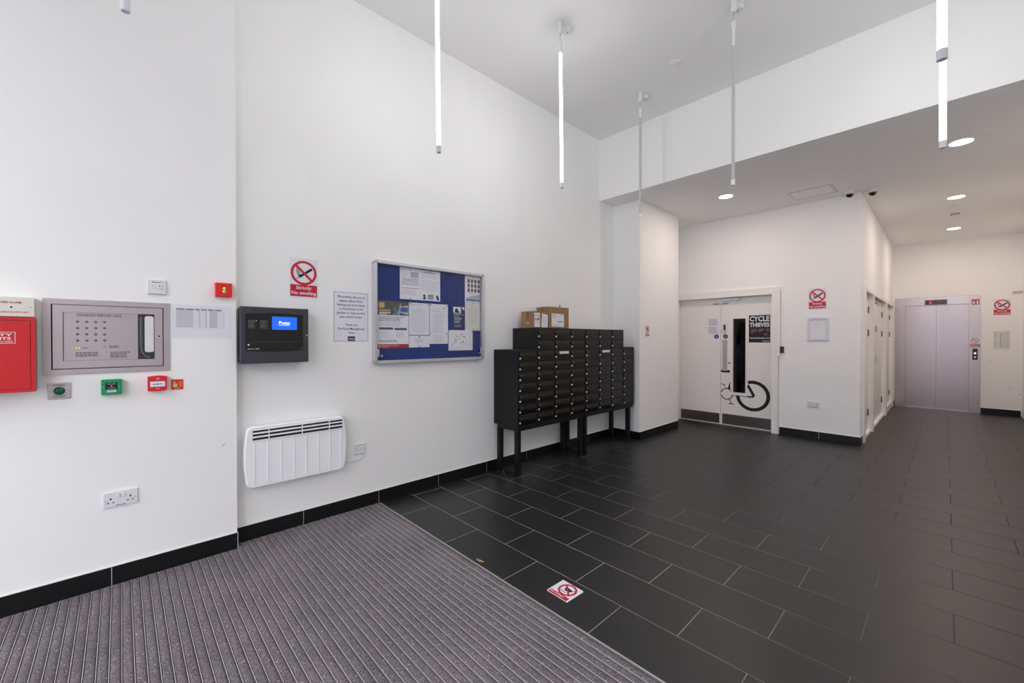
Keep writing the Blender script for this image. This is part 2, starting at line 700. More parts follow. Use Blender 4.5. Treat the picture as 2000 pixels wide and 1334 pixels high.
# ground outside the entrance and the glazed front behind the camera
structure(M(ASPHALT).box(-14, 14, -30, YE - .06, -.1, -.02).build('ground'), 'grey pavement outside the entrance', 'pavement')
win = M(ALUP)
win.box(X1, XRL, YE - .06, YE, HC - .08, HC)
win.box(X1, XRL, YE - .06, YE, 0, .06)
xs = [X1, -2.2, -1.1, 0, 1.1, XRL - .06]
for x in xs:
    win.box(x, x + .06, YE - .06, YE, 0.06, HC - .08)
win.box(X1, XRL, YE - .055, YE - .005, 2.3, 2.36)
w1 = structure(win.build('window_1'), 'glazed shop-front screen at the street entrance', 'window')
for i in range(5):
    M(GLASS).box(xs[i] + .06, xs[i + 1], YE - .034, YE - .026, .06, 2.3).build('pane', w1)
    M(GLASS).box(xs[i] + .06, xs[i + 1], YE - .034, YE - .026, 2.36, HC - .08).build('pane', w1)

# skirting tiles
def skirting(name, label, runs, rot, loc, h=.107, depth=.009):
    """runs: list of (u0,u1) tile extents along local x; front towards -y"""
    root = thing(name, label, 'skirting', loc, rot)
    root['kind'] = 'structure'
    for u0, u1 in runs:
        M(SKIRT).box(u0 + .0015, u1 - .0015, -depth, -.0005, .001, h, bev=.0008, seg=1).build('skirting_tile', root)
    u0, u1 = runs[0][0], runs[-1][1]
    g = M(SEAL).box(u0, u1, -depth + .001, 0, h, h + .004)
    for a, c in runs[:-1]:
        g.box(c - .0015, c + .0015, -depth + .0012, 0, .001, h)
    g.build('grout_line', root)
    return root


def runs(start, end, first, pitch=.605):
    out = []
    a, b_ = start, first
    while b_ < end - .02:
        out.append((a, b_))
        a, b_ = b_, b_ + pitch
    out.append((a, end))
    return out


skirting('baseboard_left', 'black tiled skirting under the panels and call points, far left', runs(YE + .02, .565, -1.859), LEFT, (X1, 0, 0))
skirting('baseboard_heater', 'black tiled skirting under the heater and behind mailboxes', runs(.566, YP0 - .01, 1.002), LEFT, (X2, 0, 0))
skirting('baseboard_alcove', 'short black tiled skirting behind the right mailbox leg', [(X2 + .01, XP + .009)], BACK, (0, YP0, 0))
skirting('baseboard_pillar', 'black tiled skirting along the wall return by the doors', runs(YP0 - .009, YP1, 5.66), LEFT, (XP, 0, 0))
skirting('baseboard_back', 'black tiled skirting between cycle store doors and corridor', runs(-1.70, XC + .009, -1.22), BACK, (0, YD, 0))
skirting('baseboard_corner', 'short black skirting round the corner before the cupboards', [(YD - .009, 7.28)], LEFT, (XC, 0, 0))
skirting('baseboard_far', 'black tiled skirting right of the lift', [(.452, XR - .01)], BACK, (0, YL, 0))
skirting('baseboard_sliver', 'short black skirting left of the lift', [(XC + .001, LX0 - .002)], BACK, (0, YL, 0))
# white sealant bead on the step of the wall
M(SEAL).box(X1 + .0005, X1 + .009, .5655, .5685, 0, .107).build('trim_1')
structure(bpy.data.objects['trim_1'], 'pale grout bead on the corner of the skirting', 'trim')

# entrance mat
mat_root = thing('entrance_mat', 'ribbed purple-grey carpet entrance mat with aluminium strips in the floor', 'mat', (0, 0, 0))
M(BLACKM).box(X1 + .001, XRL - .002, YE + .01, .564, -.03, -.012).box(X2 + .001, XRL - .002, .564, YM - .006, -.03, -.012).build('backing', mat_root)
structure(M(GROUT).box(-3.65, XRL + .2, YE, YM, -.09, -.031).build('light_seal_slab'), 'unseen bed added under the entrance mat to keep light out', 'floor')  # added unseen slab, stops sky light leaking in below the mat
PR = .0402


def rib_mesh(x0, x1):
    w = .0330
    prof = [(-w / 2, -.0125), (-w / 2, -.003), (-w / 2 + .003, .0005), (-w / 2 + .008, .0022), (0, .0028), (w / 2 - .008, .0022),
            (w / 2 - .003, .0005), (w / 2, -.003), (w / 2, -.0125)]
    b = M(CARPET).prism(prof, x0, x1, 'yz')
    return b.build('carpet_rib', mat_root, smooth=True)


ribs_a = ribs_b = None
strips = M(mat('scraper_alu', (205, 203, 203), .4, .3))
k = 0
y = YM - .012 - PR / 2
while y > YE + .04:
    a = X2 + .012 if y > .575 else X1 + .012
    if y > .575:
        if ribs_a is None:
            ribs_a = rib_mesh(a, XRL - .01)
            o = ribs_a
        else:
            o = shared(ribs_a, 'carpet_rib', mat_root, (0, 0, 0))
    else:
        if ribs_b is None:
            ribs_b = rib_mesh(a, XRL - .01)
            o = ribs_b
        else:
            o = shared(ribs_b, 'carpet_rib', mat_root, (0, 0, 0))
    o.location = (0, y, 0)
    strips.box(a, XRL - .01, y - PR / 2 - .0013, y - PR / 2 + .0013, -.012, .0008)
    y -= PR
so = strips.build('scraper_strip', mat_root)
so['kind'] = 'stuff'
M(ALUP).box(X2 + .01, XRL - .002, YM - .007, YM - .001, -.03, .002).build('edge_trim', mat_root)

# ================================================================ CYCLE STORE DOORS
d = thing('door_1', 'white double doors to the cycle store with steel kick plates', 'door', (0, YD, 0), BACK)
d['kind'] = 'structure'
# frame (front 20 mm proud of the wall)
M(FRAMEP).box(DX0, -1.715, -.022, .12, 2.078, 2.183).box(-1.80, -1.715, -.022, .12, 0, 2.078).box(DX0, DX0 + .085, -.022, .12, 0, 2.078).build('frame', d)
M(FRAMEP).box(-1.724, -1.690, -.045, -.022, 1.158, 2.185, bev=.003).build('cable_trunking', d)
LFY = .082


def leaf(x0, x1, name, hole=None):
    b = M(WDOOR)
    if hole is None:
        b.box(x0, x1, LFY, LFY + .044, .012, 2.075)
    else:
        hx0, hx1, hz0, hz1 = hole
        b.box(x0, hx0, LFY, LFY + .044, .012, 2.075).box(hx1, x1, LFY, LFY + .044, .012, 2.075)
        b.box(hx0, hx1, LFY, LFY + .044, .012, hz0).box(hx0, hx1, LFY, LFY + .044, hz1, 2.075)
    return b.build(name, d)


ll = leaf(-3.222, -2.557, 'door_leaf')
rl = leaf(-2.552, -1.803, 'door_leaf', (-2.366, -2.186, .55, 1.733))
y = LFY
M(KICK).box(-3.215, -2.572, y - .002, y, .02, .182).build('kick_plate', ll)
M(KICK).box(-2.528, -1.812, y - .002, y, .02, .186).build('kick_plate', rl)
M(ALU).box(DX0, -1.80, y - .03, y + .05, .0005, .012).build('threshold', d)
M(WDOOR).frame(-2.390, -2.155, .505, 1.752, .024, y - .012, y, wb=.045, wt=.019).build('glazing_bead', rl)
M(DGLASS).box(-2.366, -2.186, y + .018, y + .026, .55, 1.733).build('vision_pane', rl)
M(WPLA).box(-2.520, -2.267, y - .045, y, 2.022, 2.07, bev=.004).build('door_closer', rl)
M(INK).box(-2.672, -2.578, y - .001, y, 1.977, 1.994).m(PAPER).lines(-2.668, -2.582, 1.979, 1.99, 1, y - .0015, ragged=.05).build('fire_door_strip', ll)
M(INK).box(-2.535, -2.438, y - .001, y, 1.976, 1.991).m(PAPER).lines(-2.53, -2.445, 1.978, 1.988, 1, y - .0015, ragged=.05).build('fire_door_strip', rl)
for cx, cz, par in ((-2.622, 1.447, ll), (-2.481, 1.450, rl)):
    M(mat('mandatory_blue' if par is ll else 'mandatory_blue_2', (22, 78, 140), .4)).disc(cx, cz, .036, y - .001, y, 28).m(INKL).disc(cx, cz + .006, .009, y - .0016, y - .001, 12)\
        .bar((cx, cz - .016), (cx, cz + .004), .012, y - .0016, y - .001).build('round_blue_sticker', par)
M(STEEL).box(-2.528, -2.455, y - .002, y, .897, 1.393).build('push_plate', rl)
M(CHROME).rrect(-2.515, -2.468, 1.507, 1.653, .012, y - .02, y).m(BLACKM).rrect(-2.504, -2.479, 1.55, 1.64, .006, y - .023, y - .02).m(CHROME)\
    .disc(-2.4915, 1.53, .009, y - .04, y - .02, 14).build('keypad_lock', rl)
M(WPLA).box(-2.567, -2.540, y - .02, y, 1.518, 1.574, bev=.003).build('latch_cover', ll)
# black bicycle print on the right leaf (cut by the pane and by the meeting edge)
yb0, yb1 = y - .0012, y
bk = M(BLACKM)
# rear wheel: three arcs round the glazing bead
cx, cz, R1, R0 = -2.080, .517, .240, .190
n0 = math.degrees(math.acos((-2.153 - cx) / ((R1 + R0) / 2)))
bk.ring(cx, cz, R0, R1, yb0, yb1, 44, -180 + 3, n0 - 2)
bk.bar((-2.150, .680), (-2.060, .512), .040, yb0, yb1)
bk.bar((-2.155, .500), (-2.060, .503), .022, yb0 - .0002, yb1)
bk.bar((-2.385, .500), (-2.155, .495), .006, yb0, yb1)
bk.ring(-2.460, .514, .080, .0935, yb0, yb1, 36, -167, 167)
bk.prism([(-2.408, .726), (-2.408, .577), (-2.425, .600), (-2.445, .604)], yb0, yb1)
bk.bar((-2.468, .606), (-2.515, .672), .008, yb0, yb1)
bk.bar((-2.547, .672), (-2.495, .664), .011, yb0, yb1)
bk.bar((-2.422, .432), (-2.388, .362), .010, yb0, yb1)
bk.bar((-2.432, .360), (-2.348, .360), .012, yb0, yb1)
bk.box(-2.547, -2.413, yb0, yb1, .862, .892).box(-2.547, -2.530, yb0, yb1, .892, .902).box(-2.452, -2.413, yb0, yb1, .892, .902)
bk.box(-2.438, -2.411, yb0, yb1, 1.008, 1.028)
bk.build('bicycle_print', rl)

# poster CYCLE THIEVES on the leaf
pd = thing('poster', 'black poster CYCLE THIEVES with two watching eyes on white door', 'poster', (-2.137, YD + LFY - .0005, 1.355), BACK)
M(BLACKM).box(0, .294, -.0012, 0, 0, .422).build('sheet', pd)
M(PAPER).text('CYCLE', .010, .284, .325, .408, -.0018, .035).build('headline', pd)
M(PAPER).text('THIEVES', .010, .284, .240, .308, -.0018, .035).build('headline', pd)
M(PAPER).text('WE ARE WATCHING YOU!', .010, .284, .055, .078, -.0018, .02).build('slogan', pd)
M(PAPER).text('POLICE', .19, .255, .013, .03, -.0018, .02)\
    .ring(.272, .021, .006, .010, -.0018, -.0014, 12).build('lettering', pd)
M(EYES).quad(.004, .290, .10, .225, -.0016).build('photo_of_eyes', pd)

nt_ = thing('door_notice', 'white text notice taped to the left cycle store door', 'notice', (-2.776, YD + LFY - .0005, 1.480), BACK)
M(PAPER).box(0, .2, -.001, 0, 0, .29).build('sheet', nt_)
M(INKG).lines(.035, .175, .15, .26, 5, -.0014, ragged=.15).build('print', nt_)
M(INKG).lines(.03, .175, .02, .13, 6, -.0014, ragged=.2).build('print', nt_)

rd = thing('access_reader', 'small black card reader beside the cycle store door', 'reader', (-1.695, YD, 1.206), BACK)
M(BLACKM).box(0, .052, -.018, 0, 0, .09, bev=.004).build('case', rd)
M(INKG).frame(.012, .042, .022, .066, .003, -.0188, -.018).build('touch_mark', rd)


# ================================================================ SIGNS
def no_smoking(loc, rot, label, w=.2, h=.3):
    t = thing('no_smoking_sign', label, 'sign', loc, rot, 'no smoking signs')
    M(PAPER).box(0, w, -.003, 0, 0, h, bev=.001, seg=1).build('board', t)
    s = w / .2
    cx, cz = w / 2, h * .635
    y0, y1 = -.0042, -.003
    M(BLACKM).bar((cx - .032 * s, cz - .032 * s), (cx + .058 * s, cz + .035 * s), .018 * s, y0, y1).build('cigarette', t)
    sm = M(INK)
    for dx in (0, .009, .018):
        pts = [(-.058 + dx, .052), (-.048 + dx, .035), (-.052 + dx, .012), (-.045 + dx, -.008), (-.038 + dx * .5, -.026)]
        for p, q in zip(pts[:-1], pts[1:]):
            sm.bar((cx + p[0] * s, cz + p[1] * s), (cx + q[0] * s, cz + q[1] * s), .0035 * s, y0, y1)
    sm.bar((cx - .046 * s, cz - .050 * s), (cx - .036 * s, cz - .037 * s), .003 * s, y0, y1)
    sm.bar((cx - .052 * s, cz - .045 * s), (cx - .042 * s, cz - .033 * s), .003 * s, y0, y1)
    sm.build('smoke', t)
    M(RED).ring(cx, cz, .074 * s, .0915 * s, y0 - .0005, y1, 48).bar((cx - .058 * s, cz + .058 * s), (cx + .058 * s, cz - .058 * s), .017 * s, y0 - .0003, y1)\
        .build('prohibition_ring', t)
    M(RED).box(.006 * s, w - .006 * s, y0, y1, .012 * s, .1 * s).build('red_band', t)
    M(PAPER).text('Strictly', .045 * s, .155 * s, .058 * s, .090 * s, y0 - .0006, .02).text('No smoking', .013 * s, w - .013 * s, .018 * s, .052 * s, y0 - .0006, .02)\
        .build('lettering', t)
    return t


no_smoking((X2, .912, 1.722), LEFT, 'Strictly No smoking sign above the charcoal fire panel')
no_smoking((-1.349, YD, 1.825), BACK, 'Strictly No smoking sign above small silver frame by the cycle doors', .206, .3)
no_smoking((.600, YL, 1.845), BACK, 'Strictly No smoking sign on the far wall right of lift', .212, .3)

# polite notice
n = thing('food_waste_notice', 'A3-like laminated notice We politely ask you, left of notice board', 'notice', (X2, 1.229, 1.387), LEFT)
n['label'] = 'laminated notice reading We politely ask you, left of the notice board'
M(PAPER).box(0, .291, -.0012, 0, 0, .41).build('sheet', n)
M(INK).frame(.006, .285, .006, .404, .0016, -.0018, -.0012).build('border', n)
tx = M(INK)
rows = ['We politely ask you to', 'please refrain from', 'leaving any food items', 'or food waste in the', 'gardens to help prevent', 'pest control issues.', '', 'Thank you',
        'The Rock Management', 'Team']
wd = [.226, .190, .228, .196, .234, .186, 0, .103, .226, .055]
for i, (s_, w_) in enumerate(zip(rows, wd)):
    if s_:
        z = .36 - i * .0325
        desc = any(c in s_ for c in 'gypq')
        tx.text(s_, .1455 - w_ / 2, .1455 + w_ / 2, z - (.006 if desc else 0), z + .017, -.0018, .012)
tx.build('lettering', n)
M(PURPLE).box(.116, .176, -.002, -.0012, .008, .046).m(PAPER).text('THE ROCK', .121, .171, .016, .032, -.0024, .01).build('logo', n)

# pillar sign
p = thing('small_prohibition_sign', 'small red ring prohibition sticker on the wall return', 'sign', (XP, 5.405, 1.447), LEFT)
M(PAPER).box(0, .115, -.001, 0, 0, .157).build('sticker', p)
M(BLACKM).prism([(.035, .12), (.08, .12), (.073, .085), (.045, .085)], -.0016, -.001).box(.054, .062, -.0016, -.001, .068, .085).build('cup_symbol', p)
M(DARKRED).ring(.0575, .095, .042, .052, -.002, -.001, 28).bar((.022, .13), (.092, .06), .009, -.0019, -.001).box(.006, .109, -.0016, -.001, .005, .032)\
    .m(PAPER).lines(.02, .095, .01, .027, 1, -.0022, ragged=.05).build('red_print', p)

# floor sticker: No trolleys
f = thing('floor_sticker', 'white square No trolleys sticker on the slate floor', 'sticker', (-1.541, 1.729, 0.0005), (-PI / 2, 0, math.radians(-1)))
M(PAPER).prism([(0, .008), (.006, 0), (.150, 0), (.153, .138), (.143, .145), (0, .145)], -.001, 0).build('sticker_sheet', f)
M(RED).box(.008, .139, -.0016, -.001, .004, .032).ring(.082, .086, .043, .054, -.0018, -.001, 40).bar((.050, .119), (.116, .053), .010, -.0019, -.001).build('red_print', f)
M(PAPER).text('No trolleys', .014, .108, .009, .028, -.0022, .02).build('lettering', f)
M(BLACKM).prism([(.055, .108), (.112, .098), (.100, .076), (.068, .076)], -.0015, -.001).bar((.050, .064), (.092, .060), .003, -.0015, -.001)\
    .bar((.108, .098), (.121, .108), .003, -.0015, -.001).disc(.052, .060, .003, -.0015, -.001, 8).build('trolley_symbol', f)

# leaf
lf = M(TERRA)
pts = []
bm = lf.bm
L0 = [bm.verts.new((-.035 + .07 * i / 6, -.011 * math.sin(PI * i / 6), .001 + .010 * (i / 6 - .5) ** 2)) for i in range(7)]
L1 = [bm.verts.new((-.035 + .07 * i / 6, 0, .0015 + .012 * (i / 6 - .5) ** 2 + .004 * math.sin(PI * i / 6))) for i in range(7)]
L2 = [bm.verts.new((-.035 + .07 * i / 6, .011 * math.sin(PI * i / 6) + .0003, .001 + .010 * (i / 6 - .5) ** 2)) for i in range(7)]
for i in range(6):
    bm.faces.new((L0[i], L0[i + 1], L1[i + 1], L1[i]))
    bm.faces.new((L1[i], L1[i + 1], L2[i + 1], L2[i]))
lo = lf.build('dry_leaf', smooth=True, loc=(-2.035, 1.652, .0005), rot=(0, 0, .15))
tag(lo, 'small dry tan leaf lying on tiles near the mat edge', 'leaf')

# small A4 snap frame by the doors
fr = thing('snap_frame', 'small silver snap frame with a faint document, under no smoking sign', 'frame', (-1.357, YD, 1.386), BACK)
M(ALUP).frame(0, .239, 0, .322, .022, -.014, 0).build('frame', fr)
M(PAPER).box(.02, .219, -.006, -.001, .02, .302).build('document', fr)
M(INKG).lines(.035, .085, .275, .285, 1, -.0066).lines(.105, .195, .275, .286, 1, -.0066, ragged=.05).m(INKL).lines(.05, .18, .215, .262, 4, -.0066, th=.2)\
    .build('print', fr)


# ================================================================ SOCKETS AND SWITCHES
def socket(loc, rot, label, w=.147, h=.087, name='double_socket'):
    t = thing(name, label, 'socket', loc, rot, 'double wall sockets')
    M(WPLA).box(0, w, -.010, 0, 0, h, bev=.003).build('plate', t)
    for x in (w / 2 - .019, w / 2 + .003):
        M(WPLA).box(x, x + .016, -.0145, -.010, h * .58, h * .58 + .024, bev=.002).build('rocker_switch', t)
    for s in (0, 1):
        c = w * .22 if s == 0 else w * .78
        M(DARKH).box(c - .003, c + .003, -.0112, -.010, h * .50, h * .50 + .010).box(c - .015, c - .007, -.0112, -.010, h * .28, h * .28 + .005)\
            .box(c + .007, c + .015, -.0112, -.010, h * .28, h * .28 + .005).build('pin_holes', t)
    for x in (.012, w - .012):
        M(INKG).disc(x, h * .46, .003, -.0115, -.010, 10).build('screw', t)
    M(INK).lines(w * .36, w * .66, h * .05, h * .14, 1, -.0108, ragged=.1).build('marking', t)
    return t


socket((X1, -.078, .449), LEFT, 'white double wall socket low on the wall at far left')
socket((-1.358, YD, .445), BACK, 'white double wall socket low beside the cycle store doors')

t = thing('fused_spur', 'white switched spur plate above the steel refuge panel', 'switch', (X1, .115, 1.682), LEFT)
M(WPLA).box(0, .088, -.014, 0, 0, .088, bev=.004).build('plate', t)
M(WPLA).box(.046, .066, -.019, -.014, .032, .062, bev=.002).m(INK).box(.055, .058, -.0196, -.019, .045, .054).build('rocker_switch', t)
M(WPLA).box(.020, .040, -.016, -.014, .032, .062, bev=.001).m(INK).box(.022, .0245, -.0166, -.016, .045, .051).build('fuse_carrier', t)
M(INK).lines(.022, .064, .068, .076, 1, -.0148, ragged=.05).build('marking', t)

t = thing('heater_switch', 'white fused spur switch wired to the wall heater', 'switch', (X2, 1.394, .452), LEFT)
M(WPLA).box(0, .092, -.012, 0, 0, .090, bev=.004).build('plate', t)
M(WPLA).box(.050, .074, -.017, -.012, .030, .064, bev=.002).build('rocker_switch', t)
M(INK).disc(.018, .045, .0025, -.0126, -.012, 8).disc(.026, .045, .0025, -.0126, -.012, 8).build('screw', t)
M(INK).lines(.026, .07, .072, .079, 1, -.0126, ragged=.05).build('marking', t)

# red indicator plate
t = thing('alarm_indicator', 'orange-red alarm plate with green light near the wall step', 'alarm', (X1, .446, 1.688), LEFT)
M(REDO).box(0, .090, -.042, 0, 0, .090, bev=.003).build('box', t)
M(LEDG).lathe([(.0075, -.0425), (.006, -.047), (.002, -.049)], .046, .055, 16, 'y').build('green_light', t)
M(WPLA).lathe([(.010, -.0425), (.009, -.048), (.004, -.050)], .046, .034, 18, 'y').m(DARKH).disc(.046, .034, .0028, -.051, -.050, 10).build('key_switch', t)
M(DARKRED).lines(.024, .072, .074, .08, 1, -.0426, ragged=.05).lines(.024, .066, .066, .071, 1, -.0426, ragged=.05).disc(.012, .05, .002, -.043, -.042, 8).disc(.08, .05, .002, -.043, -.042, 8).build('marking', t)

# white fire alarm interface box (cut by the frame)
t = thing('alarm_interface_box', 'cream box lettered FIRE ALARM above red cabinet', 'alarm', (X1, -.560, 1.525), LEFT)
M(CREAM).box(0, .241, -.080, 0, 0, .098, bev=.002).build('case', t)
M(DARKRED).text('FIRE ALARM', .133, .197, .066, .076, -.0808, .01).text('MONITORED INPUT/OUTPUT UNIT', .075, .222, .018, .027, -.0808, .005).build('lettering', t)
M(DARKH).disc(.165, .047, .004, -.0812, -.080, 10).disc(.228, .047, .002, -.0812, -.080, 8).disc(.115, .03, .002, -.0812, -.08, 8).build('screw', t)

# red document cabinet
t = thing('document_cabinet', 'red metal fire safety documents cabinet at the left edge', 'cabinet', (X1, -.720, 1.146), LEFT)
M(GREYB).box(.003, .402, -.084, 0, .003, .373).build('back_box', t)
M(REDBOX).frame(0, .405, 0, .376, .015, -.101, -.084).build('front_rim', t)
dd = M(REDBOX).box(.017, .388, -.0985, -.084, .017, .359).build('door', t)
M(PAPER).frame(.118, .340, .244, .302, .0022, -.0996, -.0985).text('FIRE SAFETY', .146, .331, .281, .294, -.0993, .03).text('DOCUMENTS', .158, .326, .262, .276, -.0993, .03)\
    .text('FIRECHIEF', .250, .333, .250, .257, -.0993, .01).build('lettering', dd)

# ================================================================ REFUGE PANEL
t = thing('refuge_panel', 'stainless steel DISABLED REFUGE CALL panel with glazed door', 'panel', (X1, -.298, 1.219), LEFT)
W, H = .517, .411
M(STEEL).frame(0, W, 0, H, .029, -.006, 0).build('bezel', t)
M(DARKH).box(.027, W - .027, -.001, 0, .027, H - .027).build('recess', t)
# door ring with window opening
dr = M(STEEL).frame(.0345, W - .0335, .0335, .3785, .0375, -.010, -.002, wb=.041, wt=.038).build('door', t)
wx0, wx1, wz0, wz1 = .071, W - .071, .072, .345
M(GLASS).box(wx0, wx1, -.0075, -.0065, wz0, wz1).build('glass', dr)
M(DARKH).frame(wx0 + .001, wx1 - .001, wz0 + .001, wz1 - .001, .0022, -.0064, -.0036).build('gasket', dr)
M(CHROME).disc(.467, .210, .009, -.013, -.010, 18).m(DARKH).disc(.467, .210, .005, -.0135, -.013, 12).build('lock', dr)
fp = M(STEEL).box(wx0, .372, -.0035, -.001, wz0, wz1).build('fascia', t)
M(INK).text('DISABLED REFUGE CALL', .126, .304, .319, .333, -.0040, .01).build('lettering', fp)
for r in range(4):
    for c in range(4):
        M(LEDY).lathe([(.0055, -.0036), (.0045, -.0055), (.0015, -.0062)], .1265 + c * .0352, .289 - r * .0347, 12, 'y')\
            .m(INK).disc(.1265 + c * .0352, .289 - r * .0347, .0065, -.0038, -.0035, 12).build('call_button', fp)
M(LEDG).disc(.121, .144, .0032, -.0052, -.0035, 10).disc(.133, .144, .0032, -.0052, -.0035, 10).build('power_light', fp)
M(INK).lines(.142, .165, .140, .147, 1, -.004).lines(.118, .21, .095, .122, 3, -.004, ragged=.2).lines(.255, .345, .085, .122, 4, -.004, ragged=.3).lines(.25, .30, .14, .158, 2, -.004)\
    .ring(.233, .149, .004, .0055, -.0042, -.0035, 14).build('print', fp)
M(BLACKM).box(.372, wx1, -.0015, -.001, wz0, wz1).build('handset_bay', t)
M(WPLA).rrect(.402, wx1 - .002, .115, .330, .012, -.006, -.0015).build('handset', t)
cp = [(.385 + .006 * math.sin(i * 1.6), -.004, .325 - i * .0025) for i in range(70)]
M(INKG).tube(cp, .0014, 6).tube([(.385, -.004, .15), (.392, -.004, .11), (.405, -.004, .09), (.425, -.004, .085)], .002, 6).build('coiled_cord', t)

# press to exit
t = thing('exit_button', 'steel PRESS TO EXIT plate with a green dome button', 'button', (X1, -.284, 1.089), (0, 0, PI / 2))
M(STEEL).box(0, .086, -.006, 0, 0, .088, bev=.002).build('plate', t)
M(GREEND).lathe([(.022, -.006), (.0215, -.012), (.017, -.018), (.009, -.0215), (.002, -.0225)], .043, .044, 24, 'y').build('green_dome', t, smooth=True)
M(INK).text('PRESS', .022, .064, .070, .080, -.0068, .01).text('TO EXIT', .018, .068, .009, .019, -.0068, .01).build('lettering', t)
M(INKG).disc(.010, .044, .003, -.007, -.006, 8).disc(.076, .044, .003, -.007, -.006, 8).build('screw', t)

# green break glass
t = thing('green_call_point', 'green emergency door release box below refuge panel', 'call point', (X1, -.081, 1.098), LEFT)
M(GREEN).box(0, .085, -.045, 0, 0, .085, bev=.004).build('case', t)
M(BLACKM).box(.018, .066, -.047, -.045, .032, .068, bev=.001).build('window', t)
M(PAPER).text('PUSH HERE', .026, .058, .058, .063, -.0474).text('TO OPERATE', .026, .058, .036, .041, -.0474).disc(.042, .050, .003, -.0474, -.047, 12).build('lettering', t)
M(PAPER).box(.024, .061, -.0456, -.045, .014, .026).m(INKG).lines(.027, .058, .015, .025, 2, -.0460, ragged=.1).build('label_strip', t)
M(PAPER).disc(.010, .045, .0018, -.0458, -.045, 8).disc(.074, .045, .0018, -.0458, -.045, 8).build('screw', t)

# red manual call point
t = thing('red_call_point', 'red manual fire call point with a white window', 'call point', (X1, .115, 1.103), LEFT)
pts = [(0, .006)] + [(.0875 * i / 8, .002 - .004 * math.sin(PI * i / 8)) for i in range(9)] + [(.0875, .080)] + [(.0875 * (1 - i / 8), .084 + .005 * math.sin(PI * i / 8)) for i in range(9)]
M(REDP).prism(pts[1:10] + pts[11:], -.045, 0).build('case', t)
M(PAPER).box(.010, .078, -.0465, -.045, .024, .056, bev=.0005, seg=1).build('window', t)
M(INK).disc(.044, .040, .004, -.047, -.0465, 12).bar((.022, .040), (.034, .040), .0035, -.047, -.0465).bar((.054, .040), (.066, .040), .0035, -.047, -.0465)\
    .prism([(.034, .0435), (.038, .040), (.034, .0365)], -.047, -.0465).prism([(.054, .0435), (.050, .040), (.054, .0365)], -.047, -.0465).build('press_marks', t)
M(PAPER).ring(.045, .069, .004, .008, -.0456, -.045, 18, 0, 180).disc(.040, .070, .003, -.0456, -.045, 10).lines(.035, .055, .010, .016, 1, -.0456).build('emblem', t)

# call point sign
t = thing('call_point_sign', 'small red pressing hand and flames sign beside red call point', 'sign', (X1, .222, 1.096), LEFT)
M(LUMI).box(0, .064, -.0015, 0, 0, .068).build('backing', t)
M(REDO).box(.003, .061, -.002, -.0015, .003, .065).build('red_field', t)
hb = M(LUMI)
hb.rrect(.011, .031, .018, .036, .004, -.0026, -.002).bar((.017, .034), (.017, .056), .006, -.0026, -.002).bar((.024, .034), (.024, .044), .005, -.0026, -.002).bar((.029, .03), (.033, .038), .005, -.0026, -.002)
for i in range(3):
    for dz in (0, .012, .024):
        hb.prism([(.040 + i * .005, .020 + dz), (.043 + i * .005, .020 + dz), (.045 + i * .005, .029 + dz)], -.0026, -.002)
hb.lines(.02, .045, .008, .014, 1, -.0025)
hb.build('pictogram', t)

# table sheet
t = thing('zone_table_sheet', 'white sheet with a grey printed table right of refuge panel', 'notice', (X1, .228, 1.415), LEFT)
M(PAPER).box(0, .309, -.0008, 0, 0, .212).build('sheet', t)
tb = M(INKG)
tb.lines(.022, .262, .178, .190, 1, -.0014, th=.8, ragged=.02)
for i in range(19):
    z = .072 + i * .0056
    tb.m(INKG).quad(.022, .106, z, z + .0019, -.0014)
    tb.m(INKL).quad(.108, .180, z, z + .0006, -.0014)
    tb.m(INKG).quad(.137, .141, z, z + .003, -.0014).quad(.168, .176, z, z + .002, -.0014).quad(.19, .232, z, z + .0022, -.0014)
    tb.m(INKL).quad(.234, .27, z, z + .0006, -.0014)
tb.m(INKL).quad(.022, .27, .066, .0668, -.0014).quad(.269, .2698, .066, .18, -.0014)
tb.build('printed_table', t)

# ================================================================ FIRE PANEL
t = thing('fire_panel', 'charcoal fire alarm panel with blue lit screen', 'panel', (X2, .578, 1.244), LEFT)
W, H, D = .428, .388, .125
M(PANELG).box(.010, W, -.085, 0, .003, H - .003, bev=.003).build('back_box', t)
arc = [(.030 + .358 * i / 12, .339 + .010 * math.sin(PI * i / 12)) for i in range(13)]
arcb = [(.388 - .358 * i / 12, .090 - .010 * math.sin(PI * i / 12)) for i in range(13)]
dr = M(PANELG).box(0, W, -D, -.087, 0, H, bev=.005).build('door', t)
M(BLACK).prism(arc + arcb, -D - .003, -D).build('black_fascia', dr)
M(PANELG).box(.030, .388, -D - .0035, -D - .003, .147, .150).build('divider', dr)
M(SCREEN).box(.188, .348, -D - .0042, -D - .003, .233, .325).build('lit_screen', dr)
M(SCRTXT).text('Protec', .230, .302, .270, .294, -D - .0048, .01, shear=.12).lines(.231, .300, .262, .267, 1, -D - .0048).build('screen_lettering', dr)
M(LEDG).disc(.094, .293, .0025, -D - .0042, -D - .003, 8).build('green_light', dr)
M(INKG).lines(.045, .090, .24, .298, 8, -D - .0036, th=.3, ragged=.3).lines(.115, .165, .24, .298, 8, -D - .0036, th=.3, ragged=.3).build('print', dr)
M(PAPER).text('Algo-Tec 6500', .040, .110, .096, .104, -D - .0036, .02).build('lettering', dr)
M(PAPER).prism([(.040, .133), (.054, .133), (.047, .120)], -D - .0038, -D - .003).build('emblem', dr)
M(PAPER).lines(.372, .382, .1, .106, 1, -D - .0036).build('small_mark', dr)
M(CHROME).disc(.415, .195, .007, -D - .004, -D, 14).m(DARKH).disc(.415, .195, .003, -D - .005, -D - .004, 8).build('lock', dr)

# ================================================================ HEATER
t = thing('wall_heater', 'white electric panel heater low on the wall', 'heater', (X2, .605, .378), LEFT)
W, H = .700, .428


